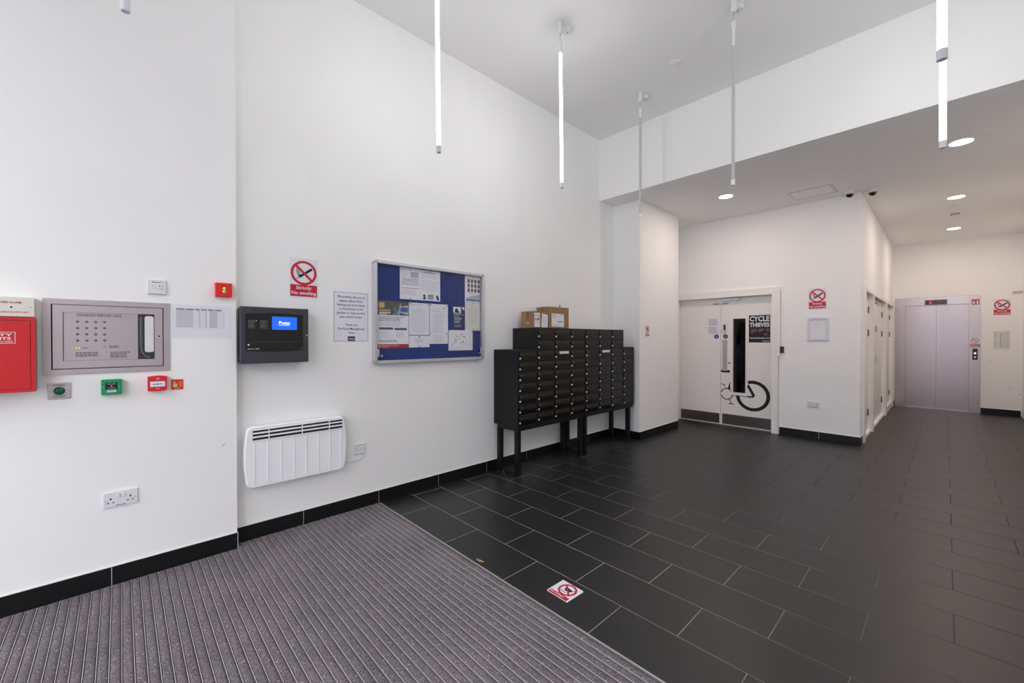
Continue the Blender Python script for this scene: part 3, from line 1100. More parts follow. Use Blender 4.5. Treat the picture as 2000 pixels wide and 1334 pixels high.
def heater_outline(inset=0.0):
    pts = []
    n = 8
    r = .04
    # right side bulges
    for i in range(n + 1):
        a = i / n
        z = r + (H - 2 * r) * a
        pts.append((W - .014 + .014 * math.sin(PI * a) - inset, z))
    for i in range(1, n):
        a = PI / 2 * i / n
        pts.append((W - .014 - r + r * math.cos(a) - inset, H - r + r * math.sin(a) - inset * math.sin(a)))
    for i in range(n + 1):
        a = PI / 2 * i / n
        pts.append((.014 + r - r * math.sin(a) + inset, H - r + r * math.cos(a) - inset * math.cos(a)))
    for i in range(1, n + 1):
        a = i / n
        z = H - r - (H - 2 * r) * a
        pts.append((.014 - .014 * math.sin(PI * a) + inset, z))
    for i in range(1, n):
        a = PI / 2 * i / n
        pts.append((.014 + r - r * math.cos(a) + inset, r - r * math.sin(a) + inset * math.sin(a)))
    for i in range(n):
        a = PI / 2 * i / n
        pts.append((W - .014 - r + r * math.sin(a) - inset, r - r * math.cos(a) + inset * math.cos(a)))
    return pts


b = M(WENA)
layers = [(heater_outline(.02), -.018), (heater_outline(.004), -.022), (heater_outline(0), -.034), (heater_outline(0), -.066), (heater_outline(.002), -.074), (heater_outline(.008), -.080)]
rings_ = [[b.bm.verts.new((x, y_, z)) for x, z in pts] for pts, y_ in layers]
n_ = len(rings_[0])
for k in range(len(rings_) - 1):
    for i in range(n_):
        b.bm.faces.new((rings_[k][i], rings_[k][(i + 1) % n_], rings_[k + 1][(i + 1) % n_], rings_[k + 1][i]))
b.bm.faces.new(rings_[0][::-1])
b.bm.faces.new(rings_[-1])
body = b.build('body', t, smooth=True)
M(GREYB).box(.12, .58, -.02, 0, .06, .36).build('wall_bracket', t)
M(WENA).frame(.040, .668, .320, .418, .006, -.083, -.080).build('grille_surround', t)
M(DARKH).box(.052, .662, -.0815, -.0795, .332, .402).build('grille_slot', t)
for z in (.349, .375):
    M(WENA).box(.052, .662, -.088, -.080, z, z + .012, bev=.0015, seg=1).build('grille_slat', t)
M(WENA).box(.052, .662, -.086, -.080, .400, .404).box(.052, .662, -.086, -.080, .330, .334).build('grille_rim', t)
for x in (.147, .365, .560):
    M(WENA).box(x, x + .005, -.0885, -.080, .332, .402).build('grille_divider', t)
for x in (.060, .1435, .229, .313, .397, .481, .567, .652):
    M(WENA).box(x - .0022, x + .0022, -.0845, -.0795, .028, .312, bev=.0018, seg=2).build('front_rib', t)
M(WPLA).tube([(.865, -.008, .078), (.862, -.008, .064), (.855, -.008, .048), (.843, -.008, .037), (.825, -.008, .031), (.79, -.008, .028), (.74, -.009, .028), (.68, -.015, .034), (.66, -.03, .05)], .0032, 8).build('flex_cable', t)

# ================================================================ NOTICE BOARD
t = thing('notice_board', 'blue felt notice board in an aluminium frame behind glass', 'notice board', (X2, 1.550, 1.199), LEFT)
W, H = 1.197, .884
M(NAVY).box(.01, W - .01, -.018, -.002, .01, H - .01).build('felt_backing', t)
M(ALUP).box(.026, W - .026, -.054, 0, H - .028, H, bev=.004).box(.026, W - .026, -.054, 0, 0, .028, bev=.004)\
    .box(0, .028, -.054, 0, .026, H - .026, bev=.004).box(W - .026, W, -.054, 0, .026, H - .026, bev=.004).build('frame', t)
for cx, cz, a0 in ((.03, .03, 180), (W - .03, .03, 270), (W - .03, H - .03, 0), (.03, H - .03, 90)):
    M(mat('corner_cap_%d' % a0, (176, 178, 180), .45, .3)).ring(cx, cz, .001, .031, -.0555, 0, 8, a0, a0 + 90).build('corner_cap', t)
M(GLASS).box(.026, .6, -.040, -.036, .026, H - .028).build('sliding_pane', t)
M(GLASS).box(.597, W - .026, -.047, -.043, .026, H - .028).build('sliding_pane', t)
M(ALUP).box(.030, .048, -.046, -.040, .060, .125, bev=.002).build('finger_pull', t)
M(ALUP).box(W - .05, W - .032, -.052, -.047, .060, .125, bev=.002).build('finger_pull', t)
M(CHROME).disc(.066, .068, .010, -.050, -.040, 16).m(INK).disc(.066, .068, .003, -.0505, -.050, 8).build('lock', t)
M(CHROME).disc(W - .075, .068, .010, -.056, -.047, 16).build('lock', t)


def sheet(u0, u1, z0, z1, label, n=None, lay=0, material=None, pins=(), cat='notice'):
    o = thing('pinned_sheet', label, cat, (X2 + .0190 + lay * .0016, u0, z0), LEFT, 'papers pinned in the notice board')
    M(material or PAPER).box(0, u1 - u0, -.0008, 0, 0, z1 - z0).build('sheet', o)
    for x, z in pins:
        M(INK).disc(x, z, .005, -.008, -.0008, 12, r2=.003).build('pin', o)
    return o


S = (lambda o, b, nm='print': b.build(nm, o))
A4w, A4h = .212, .297
y = -.0013
o = sheet(1.802, 2.014, 1.769, 2.053, 'white letter with heavy black rule lines, top left of notice board', pins=((.1, .275), (.1, .008)))
b = M(INK)
b.lines(.02, .045, .262, .27, 1, y)
b.quad(.105, .190, .245, .2485, y)
for z in (.185, .173, .160, .146, .132, .100):
    b.quad(.018, .192, z, z + .0032, y)
b.m(INKL).quad(.106, .19, .2, .243, y).lines(.02, .09, .2, .245, 5, y, th=.25).lines(.018, .19, .04, .09, 6, y, th=.25)
S(o, b)
o = sheet(2.015, 2.226, 1.769, 2.050, 'white notice with three small pictures at its foot', lay=.3, pins=((.1, .272),))
b = M(INKG).lines(.025, .15, .255, .266, 1, y, th=.7, ragged=.02)
b.m(INKL).lines(.01, .18, .205, .24, 3, y, th=.25).lines(.01, .19, .09, .19, 9, y, th=.22)
b.m(INK).disc(.035, .044, .012, y - .0003, y, 12).prism([(.018, .012), (.054, .012), (.045, .036), (.03, .03)], y - .0003, y)
b.prism([(.165, .05), (.178, .06), (.2, .02), (.19, .006), (.17, .02)], y - .0003, y)
b.m(INKG).quad(.075, .135, .012, .058, y).m(INKL).quad(.082, .098, .014, .045, y - .0002).quad(.108, .128, .014, .045, y - .0002)
S(o, b)
o = sheet(1.594, 1.888, 1.330, 1.744, 'poster with dark photo banner and red footer, left of notice board')
b = M(OLIVE).box(0, .294, -.0011, -.0008, .290, .414)
b.m(YELLOWP).quad(.010, .062, .352, .398, y).prism([(.022, .353), (.038, .353), (.030, .343)], y - .0002, y)
b.lines(.012, .118, .322, .340, 1, y, th=.8, ragged=.02)
b.m(PAPER).lines(.012, .118, .302, .318, 1, y, th=.7, ragged=.02).lines(.012, .085, .293, .302, 1, y, th=.7, ragged=.02)
b.m(TEALP).quad(.148, .175, .325, .362, y).prism([(.135, .290), (.185, .345), (.19, .290)], y - .0001, y)
b.m(INKL).prism([(.185, .290), (.205, .372), (.212, .398), (.224, .372), (.290, .385), (.292, .300), (.27, .290)], y - .0003, y)
b.m(BLUEP).prism([(.205, .335), (.225, .365), (.285, .360), (.285, .325), (.23, .320)], y - .0005, y - .0003)
b.m(OLIVE).prism([(.2, .290), (.205, .315), (.285, .295), (.285, .290)], y - .0006, y - .0003)
b.m(INK).lines(.012, .26, .235, .28, 4, y, th=.35).m(INKL).lines(.012, .26, .19, .23, 4, y, th=.3)
b.m(OLIVE).quad(.012, .142, .163, .182, y).quad(.155, .275, .160, .179, y)
b.m(INKL).lines(.02, .135, .09, .155, 6, y, th=.25, ragged=.4).lines(.17, .27, .09, .15, 6, y, th=.25, ragged=.4)
b.m(INK).lines(.012, .22, .052, .075, 2, y, th=.4)
b.m(DARKRED).box(0, .294, -.0011, -.0008, 0, .036)
b.m(PAPER).lines(.035, .2, .019, .027, 1, y, ragged=.05).lines(.035, .1, .007, .014, 1, y, ragged=.05).ring(.018, .018, .003, .008, y - .0001, y, 10)
S(o, b)
o = sheet(1.892, 2.103, 1.448, 1.743, 'closely typed white letter, centre left of notice board', lay=.3, pins=((.014, .285), (.2, .285)))
S(o, M(INKG).lines(.02, .14, .272, .28, 1, y, ragged=.02).m(INKL).lines(.02, .05, .258, .264, 1, y).lines(.02, .19, .02, .24, 22, y, th=.22))
o = sheet(2.107, 2.315, 1.446, 1.744, 'typed white letter with red crest, middle of notice board', lay=.8, pins=((.010, .285), (.196, .285), (.008, .016), (.194, .016)))
b = M(INKG).lines(.025, .17, .222, .23, 1, y, th=.3, ragged=.02).m(INKL).lines(.035, .17, .02, .21, 16, y, th=.25)
b.m(PHOTO).disc(.165, .262, .007, y - .0003, y, 12).quad(.02, .185, .2445, .2455, y)
S(o, b)
o = sheet(2.108, 2.314, 1.365, 1.470, 'lower white sheet hanging beneath the crested letter', lay=.1)
S(o, M(INKL).lines(.035, .17, .012, .08, 6, y, th=.25))
o = sheet(1.891, 2.107, 1.334, 1.442, 'small white slip with centred lines, bottom of notice board', lay=.3, pins=((.107, .099), (.107, .003)))
b = M(BLUEP).lines(.085, .122, .086, .094, 1, y)
b.m(INK).lines(.058, .152, .065, .073, 1, y, ragged=.02).lines(.065, .145, .048, .055, 1, y, ragged=.02).lines(.09, .107, .030, .036, 1, y).lines(.085, .12, .013, .019, 1, y)
S(o, b)
o = sheet(2.372, 2.519, 1.511, 1.732, 'navy leaflet with white print, right half of notice board', lay=.2, material=NAVYP, cat='leaflet')
b = M(PAPER).quad(.005, .1, .160, .218, y).prism([(.105, .218), (.14, .218), (.14, .180)], y - .0002, y)
b.m(INK).prism([(.02, .165), (.035, .2), (.05, .205), (.075, .17), (.075, .16)], y - .0003, y)
b.m(PAPER).lines(.02, .095, .145, .158, 1, y - .0004, ragged=.02).quad(0, .142, .141, .1435, y).lines(.018, .08, .122, .132, 1, y, ragged=.02)
b.lines(.018, .11, .09, .115, 3, y, th=.4).lines(.018, .1, .06, .085, 4, y, th=.4).m(INKL).lines(.018, .1, .03, .052, 3, y, th=.25).m(PAPER).quad(.018, .1, .022, .026, y)
S(o, b)
o = sheet(2.521, 2.717, 1.786, 2.053, 'portrait chart with twelve small photos, top right of notice board', pins=((.11, .255),))
b = M(BLUEP)
for r in range(3):
    for c in range(4):
        x = .034 + c * .043
        z = .197 - r * .047
        b.m(INK).quad(x, x + .028, z, z + .036, y).m(PHOTO).quad(x + .004, x + .024, z + .004, z + .032, y - .0002).m(INK).disc(x + .014, z + .022, .006, y - .0005, y - .0002, 8)
b.m(INKL).lines(.05, .17, .25, .258, 1, y, th=.4).lines(.05, .14, .075, .09, 1, y, th=.3).prism([(.06, .055), (.195, .088), (.195, .042), (.02, .036)], y - .0001, y)
b.m(BLUEP).quad(.015, .195, .010, .034, y).m(PAPER).lines(.025, .11, .017, .025, 1, y - .0002, ragged=.02).lines(.125, .18, .017, .025, 1, y - .0002, ragged=.02)
S(o, b)
o = sheet(2.522, 2.716, 1.497, 1.785, 'cream typed letter under the portrait chart', material=PAPERG, pins=((.10, .274), (.10, .012)))
S(o, M(INKL).lines(.035, .17, .09, .24, 10, y, th=.2).m(INKG).quad(.06, .12, .078, .0805, y).lines(.14, .195, .01, .016, 1, y))
o = sheet(2.320, 2.618, 1.297, 1.499, 'white sheet with a small sketched street map, bottom right of board', lay=1.2, pins=((.006, .196), (.285, .19)))
b = M(INKG)
for p_, q_ in (((.05, .06), (.13, .13)), ((.03, .05), (.07, .075)), ((.09, .07), (.105, .1)), ((.12, .12), (.15, .145)), ((.20, .13), (.22, .1)), ((.22, .1), (.215, .07)), ((.215, .07), (.18, .055)),
                     ((.18, .055), (.15, .065)), ((.15, .065), (.14, .085)), ((.06, .085), (.09, .11))):
    b.bar(p_, q_, .0025, y - .0002, y)
b.m(INK).quad(.085, .108, .138, .144, y).quad(.146, .168, .158, .165, y).quad(.178, .198, .134, .141, y).quad(.077, .093, .105, .111, y)
b.m(YELLOWP).disc(.175, .085, .012, y - .0002, y, 10).m(INKL).lines(.25, .28, .03, .19, 12, y, th=.2).lines(.03, .24, .012, .03, 2, y, th=.2)
S(o, b)

# ================================================================ MAILBOXES
MX = .371          # depth
PCOL = .282
ROWZ = [.519 + .1101 * i for i in range(7)] + [1.2905, 1.4045]
ROWH = [.1095] * 6 + [.111] + [.1135, .1205]
MB0 = 2.922
door_src = {}


def mail_door(parent, u, z, h, no):
    key = round(h, 4)
    w = PCOL - .026
    if key not in door_src:
        # local frame of the door: origin bottom left, front -y
        body_ = M(MAILD).box(0, w, -.004, 0, .001, h - .003, bev=.0012, seg=1)
        fl_ = M(MAILD)
        # letter flap: curved lip in the upper part
        zt = h - .012
        zb = h * .42
        prof = []
        for i in range(7):
            a = i / 6
            prof.append((-.004 - .008 * math.sin(PI * a * .5), zt - (zt - zb) * a))
        prof.append((-.004, zb))
        fl_.prism(prof, .004, w - .004, 'yz')
        lk = M(LOCK).lathe([(.0105, -.004), (.0105, -.010), (.008, -.0125), (.003, -.013)], .016, h * .28, 14, 'y')
        pl = M(INKG).box(.026, .044, -.0095, -.004, h * .56, h * .56 + .016)
        door_src[key] = (body_, fl_, lk, pl)
        a = body_.build('door', parent, loc=(u, 0, z))
        c1 = fl_.build('letter_flap', a, smooth=True)
        c2 = lk.build('lock', a, smooth=True)
        c3 = pl.build('number_plate', a)
        door_src[key] = (a, c1, c2, c3)
        return a
    a, c1, c2, c3 = door_src[key]
    n_ = shared(a, 'door', parent, (u, 0, z))
    for c in (c1, c2, c3):
        shared(c, c.name.split('.')[0], n_, c.location)
    return n_


def mail_bank(y0, cols, label, legs_at):
    """cols: rows per column"""
    t = thing('mailbox_bank', label, 'mailboxes', (X2 + MX, y0, 0), LEFT, 'black mailbox banks')
    W = PCOL * len(cols)
    # casing silhouette
    lo_z, mid, top = .503, 1.297, 1.531
    high = [i for i, r in enumerate(cols) if r == 9]
    xa, xb = high[0] * PCOL, (high[-1] + 1) * PCOL
    b = M(MAILB)
    b.box(.0005, W - .0015, .0, MX - .004, lo_z, mid)
    b.box(xa, xb, .0, MX - .004, mid, top)
    # thin rim round the front
    b.build('casing', t)
    div = M(MAILB)
    for i in range(len(cols) + 1):
        x = i * PCOL
        zt = top if (xa - .001 <= x <= xb + .001) else mid
        div.box(max(.0005, x - .010), min(W - .0015, x + .010), -.003, 0, lo_z, zt)
    div.box(0, W, -.003, 0, lo_z, .517)
    div.build('front_rim', t)
    for i, r in enumerate(cols):
        for k in range(r):
            mail_door(t, i * PCOL + .013, ROWZ[k], ROWH[k], k)
    # stand
    st = M(MAILB).box(.01, W - .01, .005, .035, .466, .503).box(.01, W - .01, MX - .08, MX - .05, .466, .503)
    W = PCOL * len(cols) - .002
    for u in legs_at:
        st.box(u, u + .05, .035, MX - .08, .466, .503)
        st.box(u + .012, u + .038, .05, MX - .09, .012, .03)
    st.build('stand_rail', t)
    for u in legs_at:
        for yy_ in (.005, MX - .1):
            lg = M(MAILB).box(u, u + .05, yy_, yy_ + .05, .008, .466, bev=.002, seg=1).build('leg', t)
            M(BLACKM).box(max(u - .012, .001), min(u + .062, W - .001), yy_ - .004, yy_ + .062, 0, .008).build('foot_plate', lg)
            M(CHROME).disc(u + .025, yy_ + (.075 if yy_ < .1 else -.025), .008, .0, .02, 12, axis='z').build('anchor_bolt', lg)
    return t


mb1 = mail_bank(MB0, [7, 9, 9, 9], 'left bank of black mailboxes, stepped down on its left, carrying two parcels', (.004, 1.055))
mb2 = mail_bank(MB0 + 4 * PCOL + .002, [9, 9, 9, 7], 'right bank of black mailboxes, stepped down on its right', (.004, 1.0))
# white name strips on two doors
for u, z, lab in ((3.564, 1.243, 'white paper strip stuck on a door of the left mailbox bank'), (4.40, 1.240, 'white paper strip stuck on a door of the right mailbox bank')):
    o = M(PAPER).box(0, .165, -.0008, 0, 0, .028).m(INKL).lines(.02, .145, .008, .02, 1, -.0012, ragged=.05).build('name_strip', loc=(X2 + MX + .0135, u, z), rot=LEFT)
    tag(o, lab, 'label')

# parcels
def parcel(x0, x1, y0, y1, z1, label):
    z0 = 1.531
    t = thing('cardboard_box', label, 'box', (x1, y0, z0), LEFT, 'parcels on the mailboxes')
    W, D, H = y1 - y0, x1 - x0, z1 - z0
    M(CARD).box(0, W, 0, D, 0, H, bev=.002, seg=1).build('carton', t)
    M(CARDD).box(0, W, D / 2 - .025, D / 2 + .025, H, H + .0008).box(-.0008, 0, D / 2 - .025, D / 2 + .025, H - .05, H + .0008).build('parcel_tape', t)
    return t


p1 = parcel(-3.30, -3.10, 3.274, 3.504, 1.716, 'small brown cardboard box with two white labels on the mailboxes')
M(PAPER).box(.006, .094, -.001, 0, .012, .168).m(INK).quad(.02, .05, .135, .142, -.0014).quad(.06, .085, .13, .138, -.0014).quad(.02, .035, .09, .11, -.0014).quad(.05, .08, .09, .108, -.0014)\
    .m(INKL).lines(.015, .09, .07, .085, 2, -.0014).build('address_label', p1)
M(PAPER).prism([(.118, .02), (.135, .008), (.222, .010), (.228, .150), (.130, .165), (.124, .100)], -.001, 0).m(INKL).lines(.14, .215, .05, .13, 6, -.0014, th=.2).build('address_label', p1)
# mark on the left face of the small box
q = M(ORANGE)
q.prism([(.075, .09), (.095, .08), (.118, .09), (.115, .125), (.1, .158), (.093, .13), (.082, .135)], -.0008, 0, 'yz')
q.m(PAPERG).prism([(.07, .06), (.13, .06), (.13, .064), (.07, .064)], -.0008, 0, 'yz').prism([(.07, .05), (.12, .05), (.12, .053), (.07, .053)], -.0008, 0, 'yz')
q.build('flammable_mark', p1)
p2 = parcel(-3.290, -3.105, 3.515, 3.882, 1.778, 'larger brown cardboard box with one white label on the mailboxes')
M(PAPER).box(.055, .275, -.001, 0, .02, .172).m(INKG).lines(.065, .13, .14, .165, 2, -.0014).lines(.2, .265, .15, .162, 1, -.0014).m(INK).quad(.165, .255, .075, .083, -.0014)\
    .m(INKL).lines(.065, .14, .115, .135, 2, -.0014).lines(.065, .24, .025, .045, 2, -.0014).quad(.152, .1535, .09, .165, -.0014).build('address_label', p2)
M(CARD).box(.40 - .1, .42 - .1, .09, .094, .247, .285).build('open_flap', p2)

# ================================================================ CORRIDOR CUPBOARDS
FX = .024


def cupboard(name, label, y0, y1, openings, ztop, zb, hinges, papers=()):
    t = thing(name, label, 'cupboard', (XC, 0, 0), LEFT)
    t['kind'] = 'structure'
    b = M(FRAMEP)
    b.box(y0, y1, -FX, 0, 2.073, ztop)
    xs_ = [y0]
    for a, c in openings:
        b.box(xs_[-1], a, -FX, .0, 0, 2.073)
        xs_.append(c)
    b.box(xs_[-1], y1, -FX, .0, 0, 2.073)
    if zb > .05:
        b.box(openings[0][0], openings[-1][1], -FX + .01, .0, .002, zb)
    b.build('frame', t)
    return t


def cup_leaf(t, a, c, z0, hinge_at=None, handle_at=None, numbered=True):
    lf_ = M(WDOOR).box(a + .003, c - .003, .040, .080, z0, 2.06).build('door_leaf', t)
    if hinge_at is not None:
        for z in (.30, 1.50, 1.85):
            M(KICK).box(hinge_at - .012, hinge_at + .012, .030, .040, z - .05, z + .05).disc(hinge_at, .030, .007, z - .05, z + .05, 10, axis='z').build('hinge', lf_)
    if handle_at is not None:
        M(STEEL).box(handle_at - .02, handle_at + .02, .036, .040, 1.0, 1.12).build('lock_plate', lf_)
        M(INK).box(handle_at - .03, handle_at + .03, .0385, .040, 1.52, 1.63).build('warning_strip', lf_)
        M(BLACKM).box(handle_at - .035, handle_at + .035, .037, .040, 2.0, 2.03).build('top_bolt', lf_)
    return lf_


t = cupboard('door_2', 'white frame with a single and a double riser cupboard door', 7.285, 10.20, [(7.44, 8.26), (8.36, 10.16)], 2.125, 0, None)
cup_leaf(t, 7.44, 8.26, .02, 8.2, 7.95)
cup_leaf(t, 8.36, 9.26, .02, None, 9.15)
cup_leaf(t, 9.26, 10.16, .02, 10.1, 9.36)
t = cupboard('door_3', 'white riser cupboard door with raised sill nearest the lift', 10.205, 11.74, [(10.36, 11.62)], 2.145, .11, None)
cup_leaf(t, 10.36, 11.62, .12, 11.56, 10.55)

# ================================================================ LIFT
s = YL / 11.6
t = thing('lift', 'brushed steel lift doors with a red floor display', 'lift', (0, YL, 0), BACK)
fm = M(LIFTST)
fm.box(LX0 + .002, -.588, -.006, .10, .0005, 2.243)
fm.box(.302, LX1 - .002, -.006, .10, .0005, 2.243)
fm.build('door_jamb', t)
M(LIFTST).box(-.587, .301, -.004, .10, 2.085, 2.243).build('header_panel', t)
M(DARKH).box(LX0 + .001, LX1 - .001, -.0045, .05, 2.2432, 2.2449).build('shadow_gap', t)
M(LIFTST).box(-.587, -.1405, .045, .07, .012, 2.084).build('sliding_door', t)
M(LIFTST).box(-.1385, .301, .045, .07, .012, 2.084).build('sliding_door', t)
M(ALU).box(-.587, .301, 0, .10, .0005, .011).build('sill', t)
M(DARKH).box(LX0, LX1, .12, .19, .0005, 2.243).build('gap_light_blocker', t)  # added dark slab, keeps sky light out of the gap between the doors
dp = M(STEEL).box(-.312, .017, -.012, -.004, 2.085, 2.195).build('display_surround', t)
M(BLACK).box(-.297, .003, -.014, -.012, 2.093, 2.183).build('display_glass', dp)
M(LEDR).disc(-.222, 2.125, .018, -.0148, -.014, 14).prism([(-.245, 2.135), (-.222, 2.168), (-.200, 2.135)], -.0148, -.014).build('red_arrow', dp)
M(mat('dim_red_segments', (120, 20, 24), .4, emit=(160, 10, 20), estr=.35)).lines(-.13, -.06, 2.11, 2.165, 4, -.0146, th=.6, ragged=.1).build('floor_number', dp)
M(WPLA).box(.318, .438, -.009, -.006, 1.828, 2.178).build('fire_switch_plate', t)
M(DARKRED).box(.330, .428, -.0096, -.009, 2.060, 2.163).m(PAPER).frame(.338, .378, 2.075, 2.15, .003, -.0102, -.0096).prism([(.345, 2.08), (.371, 2.08), (.364, 2.13), (.352, 2.13)], -.0102, -.0096)\
    .disc(.403, 2.137, .010, -.0102, -.0096, 12).prism([(.390, 2.075), (.418, 2.075), (.412, 2.127), (.396, 2.127)], -.0102, -.0096).build('firefighter_pictogram', t)
M(CHROME).disc(.381, 1.955, .009, -.012, -.009, 14).build('key_switch', t)
M(PAPER).box(.306, .442, -.0085, -.006, 1.245, 1.435).build('lift_warning_sign', t)
M(DARKRED).ring(.375, 1.382, .042, .050, -.0098, -.0085, 28).bar((.345, 1.412), (.405, 1.352), .007, -.0097, -.0085).box(.311, .438, -.0092, -.0085, 1.252, 1.316)\
    .m(INKG).frame(.358, .392, 1.362, 1.402, .004, -.0093, -.0085).m(PAPER).lines(.318, .430, 1.256, 1.312, 3, -.0098, th=.45, ragged=.08).build('warning_print', t)
M(BLACK).box(.345, .412, -.012, -.006, 1.010, 1.224, bev=.002).build('call_panel', t)
M(SCRTXT).disc(.378, 1.135, .016, -.014, -.012, 16).disc(.378, 1.062, .009, -.0135, -.012, 12).build('call_button', t)

# plate right of the lift
t = thing('floor_directory', 'faint clear directory plate under the far no smoking sign', 'notice', (.605, YL, 1.225), BACK)
M(PAPERG).box(0, .2, -.004, 0, 0, .33).build('plate', t)
b = M(INK)
for i in range(9):
    b.quad(.082, .094, .04 + i * .029, .052 + i * .029, -.0046)
b.m(INKL).lines(.115, .14, .03, .31, 9, -.0046, th=.3).lines(.15, .185, .03, .31, 9, -.0046, th=.3).lines(.012, .03, .04, .13, 5, -.0046).lines(.012, .03, .2, .31, 5, -.0046)
b.build('print', t)
M(ALU).disc(.015, .012, .006, -.007, -.004, 10).disc(.17, .012, .006, -.007, -.004, 10).disc(.015, .32, .006, -.007, -.004, 10).disc(.17, .32, .006, -.007, -.004, 10).build('screw', t)
t = M(STEEL).tube([(.832, YL - .03, 2.26), (XR - .002, YL - .03, 2.26)], .009, 10).box(.828, .848, YL - .04, YL, 2.248, 2.272).build('wall_rod', smooth=True)
tag(t, 'thin grey metal rod high on far wall at the right edge', 'rod')

# ================================================================ CEILING FITTINGS
def downlight(x, y, r, label, z=LC):
    t = thing('downlight', label, 'light', (x, y, z), (0, 0, 0), 'ceiling downlights')
    b = M(WPLA)
    b.lathe([(r + .018, -.0005), (r + .018, -.004), (r + .004, -.010), (r, -.010), (r, -.0005)], 0, 0, 32)
    b.build('trim_ring', t, smooth=True)
    M(DOWN).lathe([(r - .001, -.007), (r - .002, -.009), (r - .012, -.0105), (.01, -.011)], 0, 0, 32).build('diffuser', t, smooth=True)
    return t


downlight(-2.062, 5.945, .082, 'round glowing downlight above the cycle store end')
downlight(.090, 5.970, .084, 'largest round glowing downlight nearest at right')
downlight(.082, 8.240, .082, 'middle round glowing downlight in the corridor')
downlight(.082, 10.560, .082, 'farthest round glowing downlight before the lift')

t = thing('access_hatch', 'flush white ceiling access hatch left of the cameras', 'hatch', (-1.46, 6.44, LC), (0, 0, 0))
M(CEIL).box(.015, .455, .015, .375, -.003, -.0005).build('hatch_panel', t)
M(INKG).box(0, .47, 0, .004, -.002, -.0005).box(0, .47, .386, .39, -.002, -.0005).box(0, .004, 0, .39, -.002, -.0005).box(.466, .47, 0, .39, -.002, -.0005)\
    .box(.445, .449, 0, .39, -.0035, -.0005).build('shadow_gap', t)


def cctv(x, y, label):
    t = thing('dome_camera', label, 'camera', (x, y, LC), (0, 0, 0), 'dome security cameras')
    M(WPLA).lathe([(.058, -.0005), (.058, -.018), (.052, -.036), (.042, -.042)], 0, 0, 28).build('housing', t, smooth=True)
    M(DOMEB).lathe([(.040, -.040), (.039, -.052), (.033, -.066), (.022, -.076), (.008, -.080)], 0, 0, 28).build('smoked_dome', t, smooth=True)
    return t


cctv(-.880, 6.93, 'left black dome security camera above the wall corner')
cctv(-.665, 7.06, 'right black dome security camera beside the wall corner')

t = thing('smoke_detector', 'white smoke detector between the two far downlights', 'detector', (.084, 9.30, LC), (0, 0, 0))
M(WPLA).lathe([(.052, -.0005), (.052, -.010), (.048, -.014)], 0, 0, 28).build('base', t, smooth=True)
M(WPLA).lathe([(.046, -.014), (.046, -.030), (.036, -.046), (.02, -.050)], 0, 0, 28).build('chamber', t, smooth=True)
b = M(DARKH)
for i in range(12):
    a = 2 * PI * i / 12
    b.box(.0455 * math.cos(a) - .006, .0455 * math.cos(a) + .006, .0455 * math.sin(a) - .006, .0455 * math.sin(a) + .006, -.028, -.018)
b.build('vent_slots', t)
for x, y, lab in ((-2.235, 5.945, 'tiny white ceiling sensor left of the downlight above store'), (.275, 5.975, 'tiny white ceiling sensor right of the largest downlight'),
                  (.066, 8.72, 'small flat ceiling sensor behind the middle downlight')):
    o = M(WPLA).lathe([(.018, -.0005), (.018, -.006), (.010, -.012), (.004, -.013)], 0, 0, 16).build('ceiling_sensor', smooth=True, loc=(x, y, LC))
    tag(o, lab, 'sensor')
o = M(CEIL).lathe([(.055, -.0005), (.055, -.006), (.048, -.010)], 0, 0, 28).build('blank_cover', smooth=True, loc=(-1.889, 4.06, HC))
tag(o, 'flat round blanking cover on the high ceiling', 'cover')


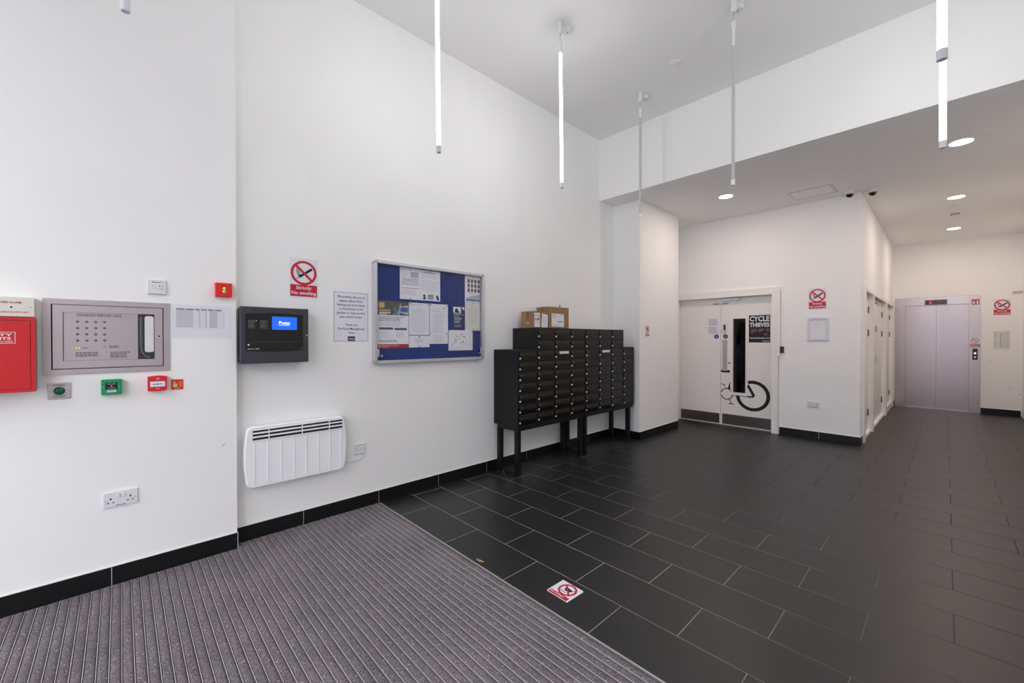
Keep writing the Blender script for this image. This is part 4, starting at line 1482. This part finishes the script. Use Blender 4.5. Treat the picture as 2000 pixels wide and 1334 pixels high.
# ================================================================ PENDANT TUBES
def pendant(x, y, zb, zt, lit, label, cable_z=4.09, dx=0.0, sleeve=.11, r=.0136, canopy=(0.0, .10)):
    """zb bottom of the end cap, zt top of glowing tube; dx shifts the foot sideways (the tube hangs a little askew)"""
    t = thing('pendant_tube', label, 'pendant light', (x, y, HC), (0, 0, 0), 'hanging tube lights')
    M(WPLA).lathe([(.021, -.0005), (.021, -.085), (.012, -.098)], 0, 0, 18).build('ceiling_mount', t, smooth=True)
    M(WPLA).lathe([(.042, -.0005), (.042, -.030), (.036, -.036)], canopy[0], canopy[1], 20).m(DARKH).disc(canopy[0], canopy[1], .005, -.038, -.036, 8, axis='z').build('junction_box', t, smooth=True)
    zs = zt - HC + sleeve
    ang = math.atan2(dx, HC - zb)
    ax = Vector((-.725, .688, 0))     # tilt sideways
    h = bpy.data.objects.new('hanging_part', None)
    M(INKL).disc(0, 0, .0022, zs, -.095, 8, axis='z').build('cable', t)
    M(WPLA).lathe([(r + .002, zs), (r + .002, zs - .05), (r * .75, zs - .055), (r * .75, zt - HC)], 0, 0, 20).build('top_sleeve', t, smooth=True)
    M(TUBEON if lit else TUBEOFF).disc(0, 0, r, zb - HC + .045, zt - HC, 20, axis='z').build('tube', t, smooth=True)
    M(WPLA).lathe([(r + .002, zb - HC + .046), (r + .002, zb - HC + .0015), (r, zb - HC), (r * .75, zb - HC), (r * .72, zb - HC + .004)], 0, 0, 20).build('end_cap', t, smooth=True)
    bpy.data.objects.remove(h)
    if dx:
        t.rotation_mode = 'QUATERNION'
        from mathutils import Quaternion
        # lean about the point on the ceiling
        t.rotation_quaternion = Quaternion(Vector((.725, -.688, 0)).normalized(), ang)
    return t


pendant(-2.350, 1.535, 2.655, 3.90, True, 'lit pendant tube nearest left, its top out of frame', dx=.016)
pendant(-2.350, 2.815, 2.742, 3.92, True, 'lit pendant tube hanging in front of the long wall, in the middle', dx=.016)
pendant(-2.395, 4.276, 2.782, 3.907, False, 'unlit grey pendant tube nearest the bulkhead corner')
pendant(-1.213, 3.655, 2.672, 3.812, False, 'unlit grey pendant tube above the cycle store downlight', sleeve=.2)
pendant(-2.290, .020, 2.735, 3.90, False, 'unlit pendant tube of which only the bottom end shows, top left')
pendant(-.0275, 2.640, 2.650, 3.86, True, 'nearest lit pendant tube at the upper right', dx=.012, r=.0165)
pendant(-.0300, 3.850, 2.645, 3.86, True, 'lit pendant tube behind the nearer one at the right', dx=.012, r=.0165)

# small marks that the walls carry
wf = bpy.data.objects['wall_far']
for x, z in ((.587, 1.007), (.814, .522), (.926, .40)):
    M(GREYB).disc(x, z, .008, YL - .0012, YL - .0002, 10).build('screw_hole', wf)
we = bpy.data.objects['wall_entry']
o = M(INKG).bar((.482, .700), (.500, .722), .003, -.0010, -.0002).build('scuff_mark', we, loc=(X1, 0, 0), rot=LEFT)
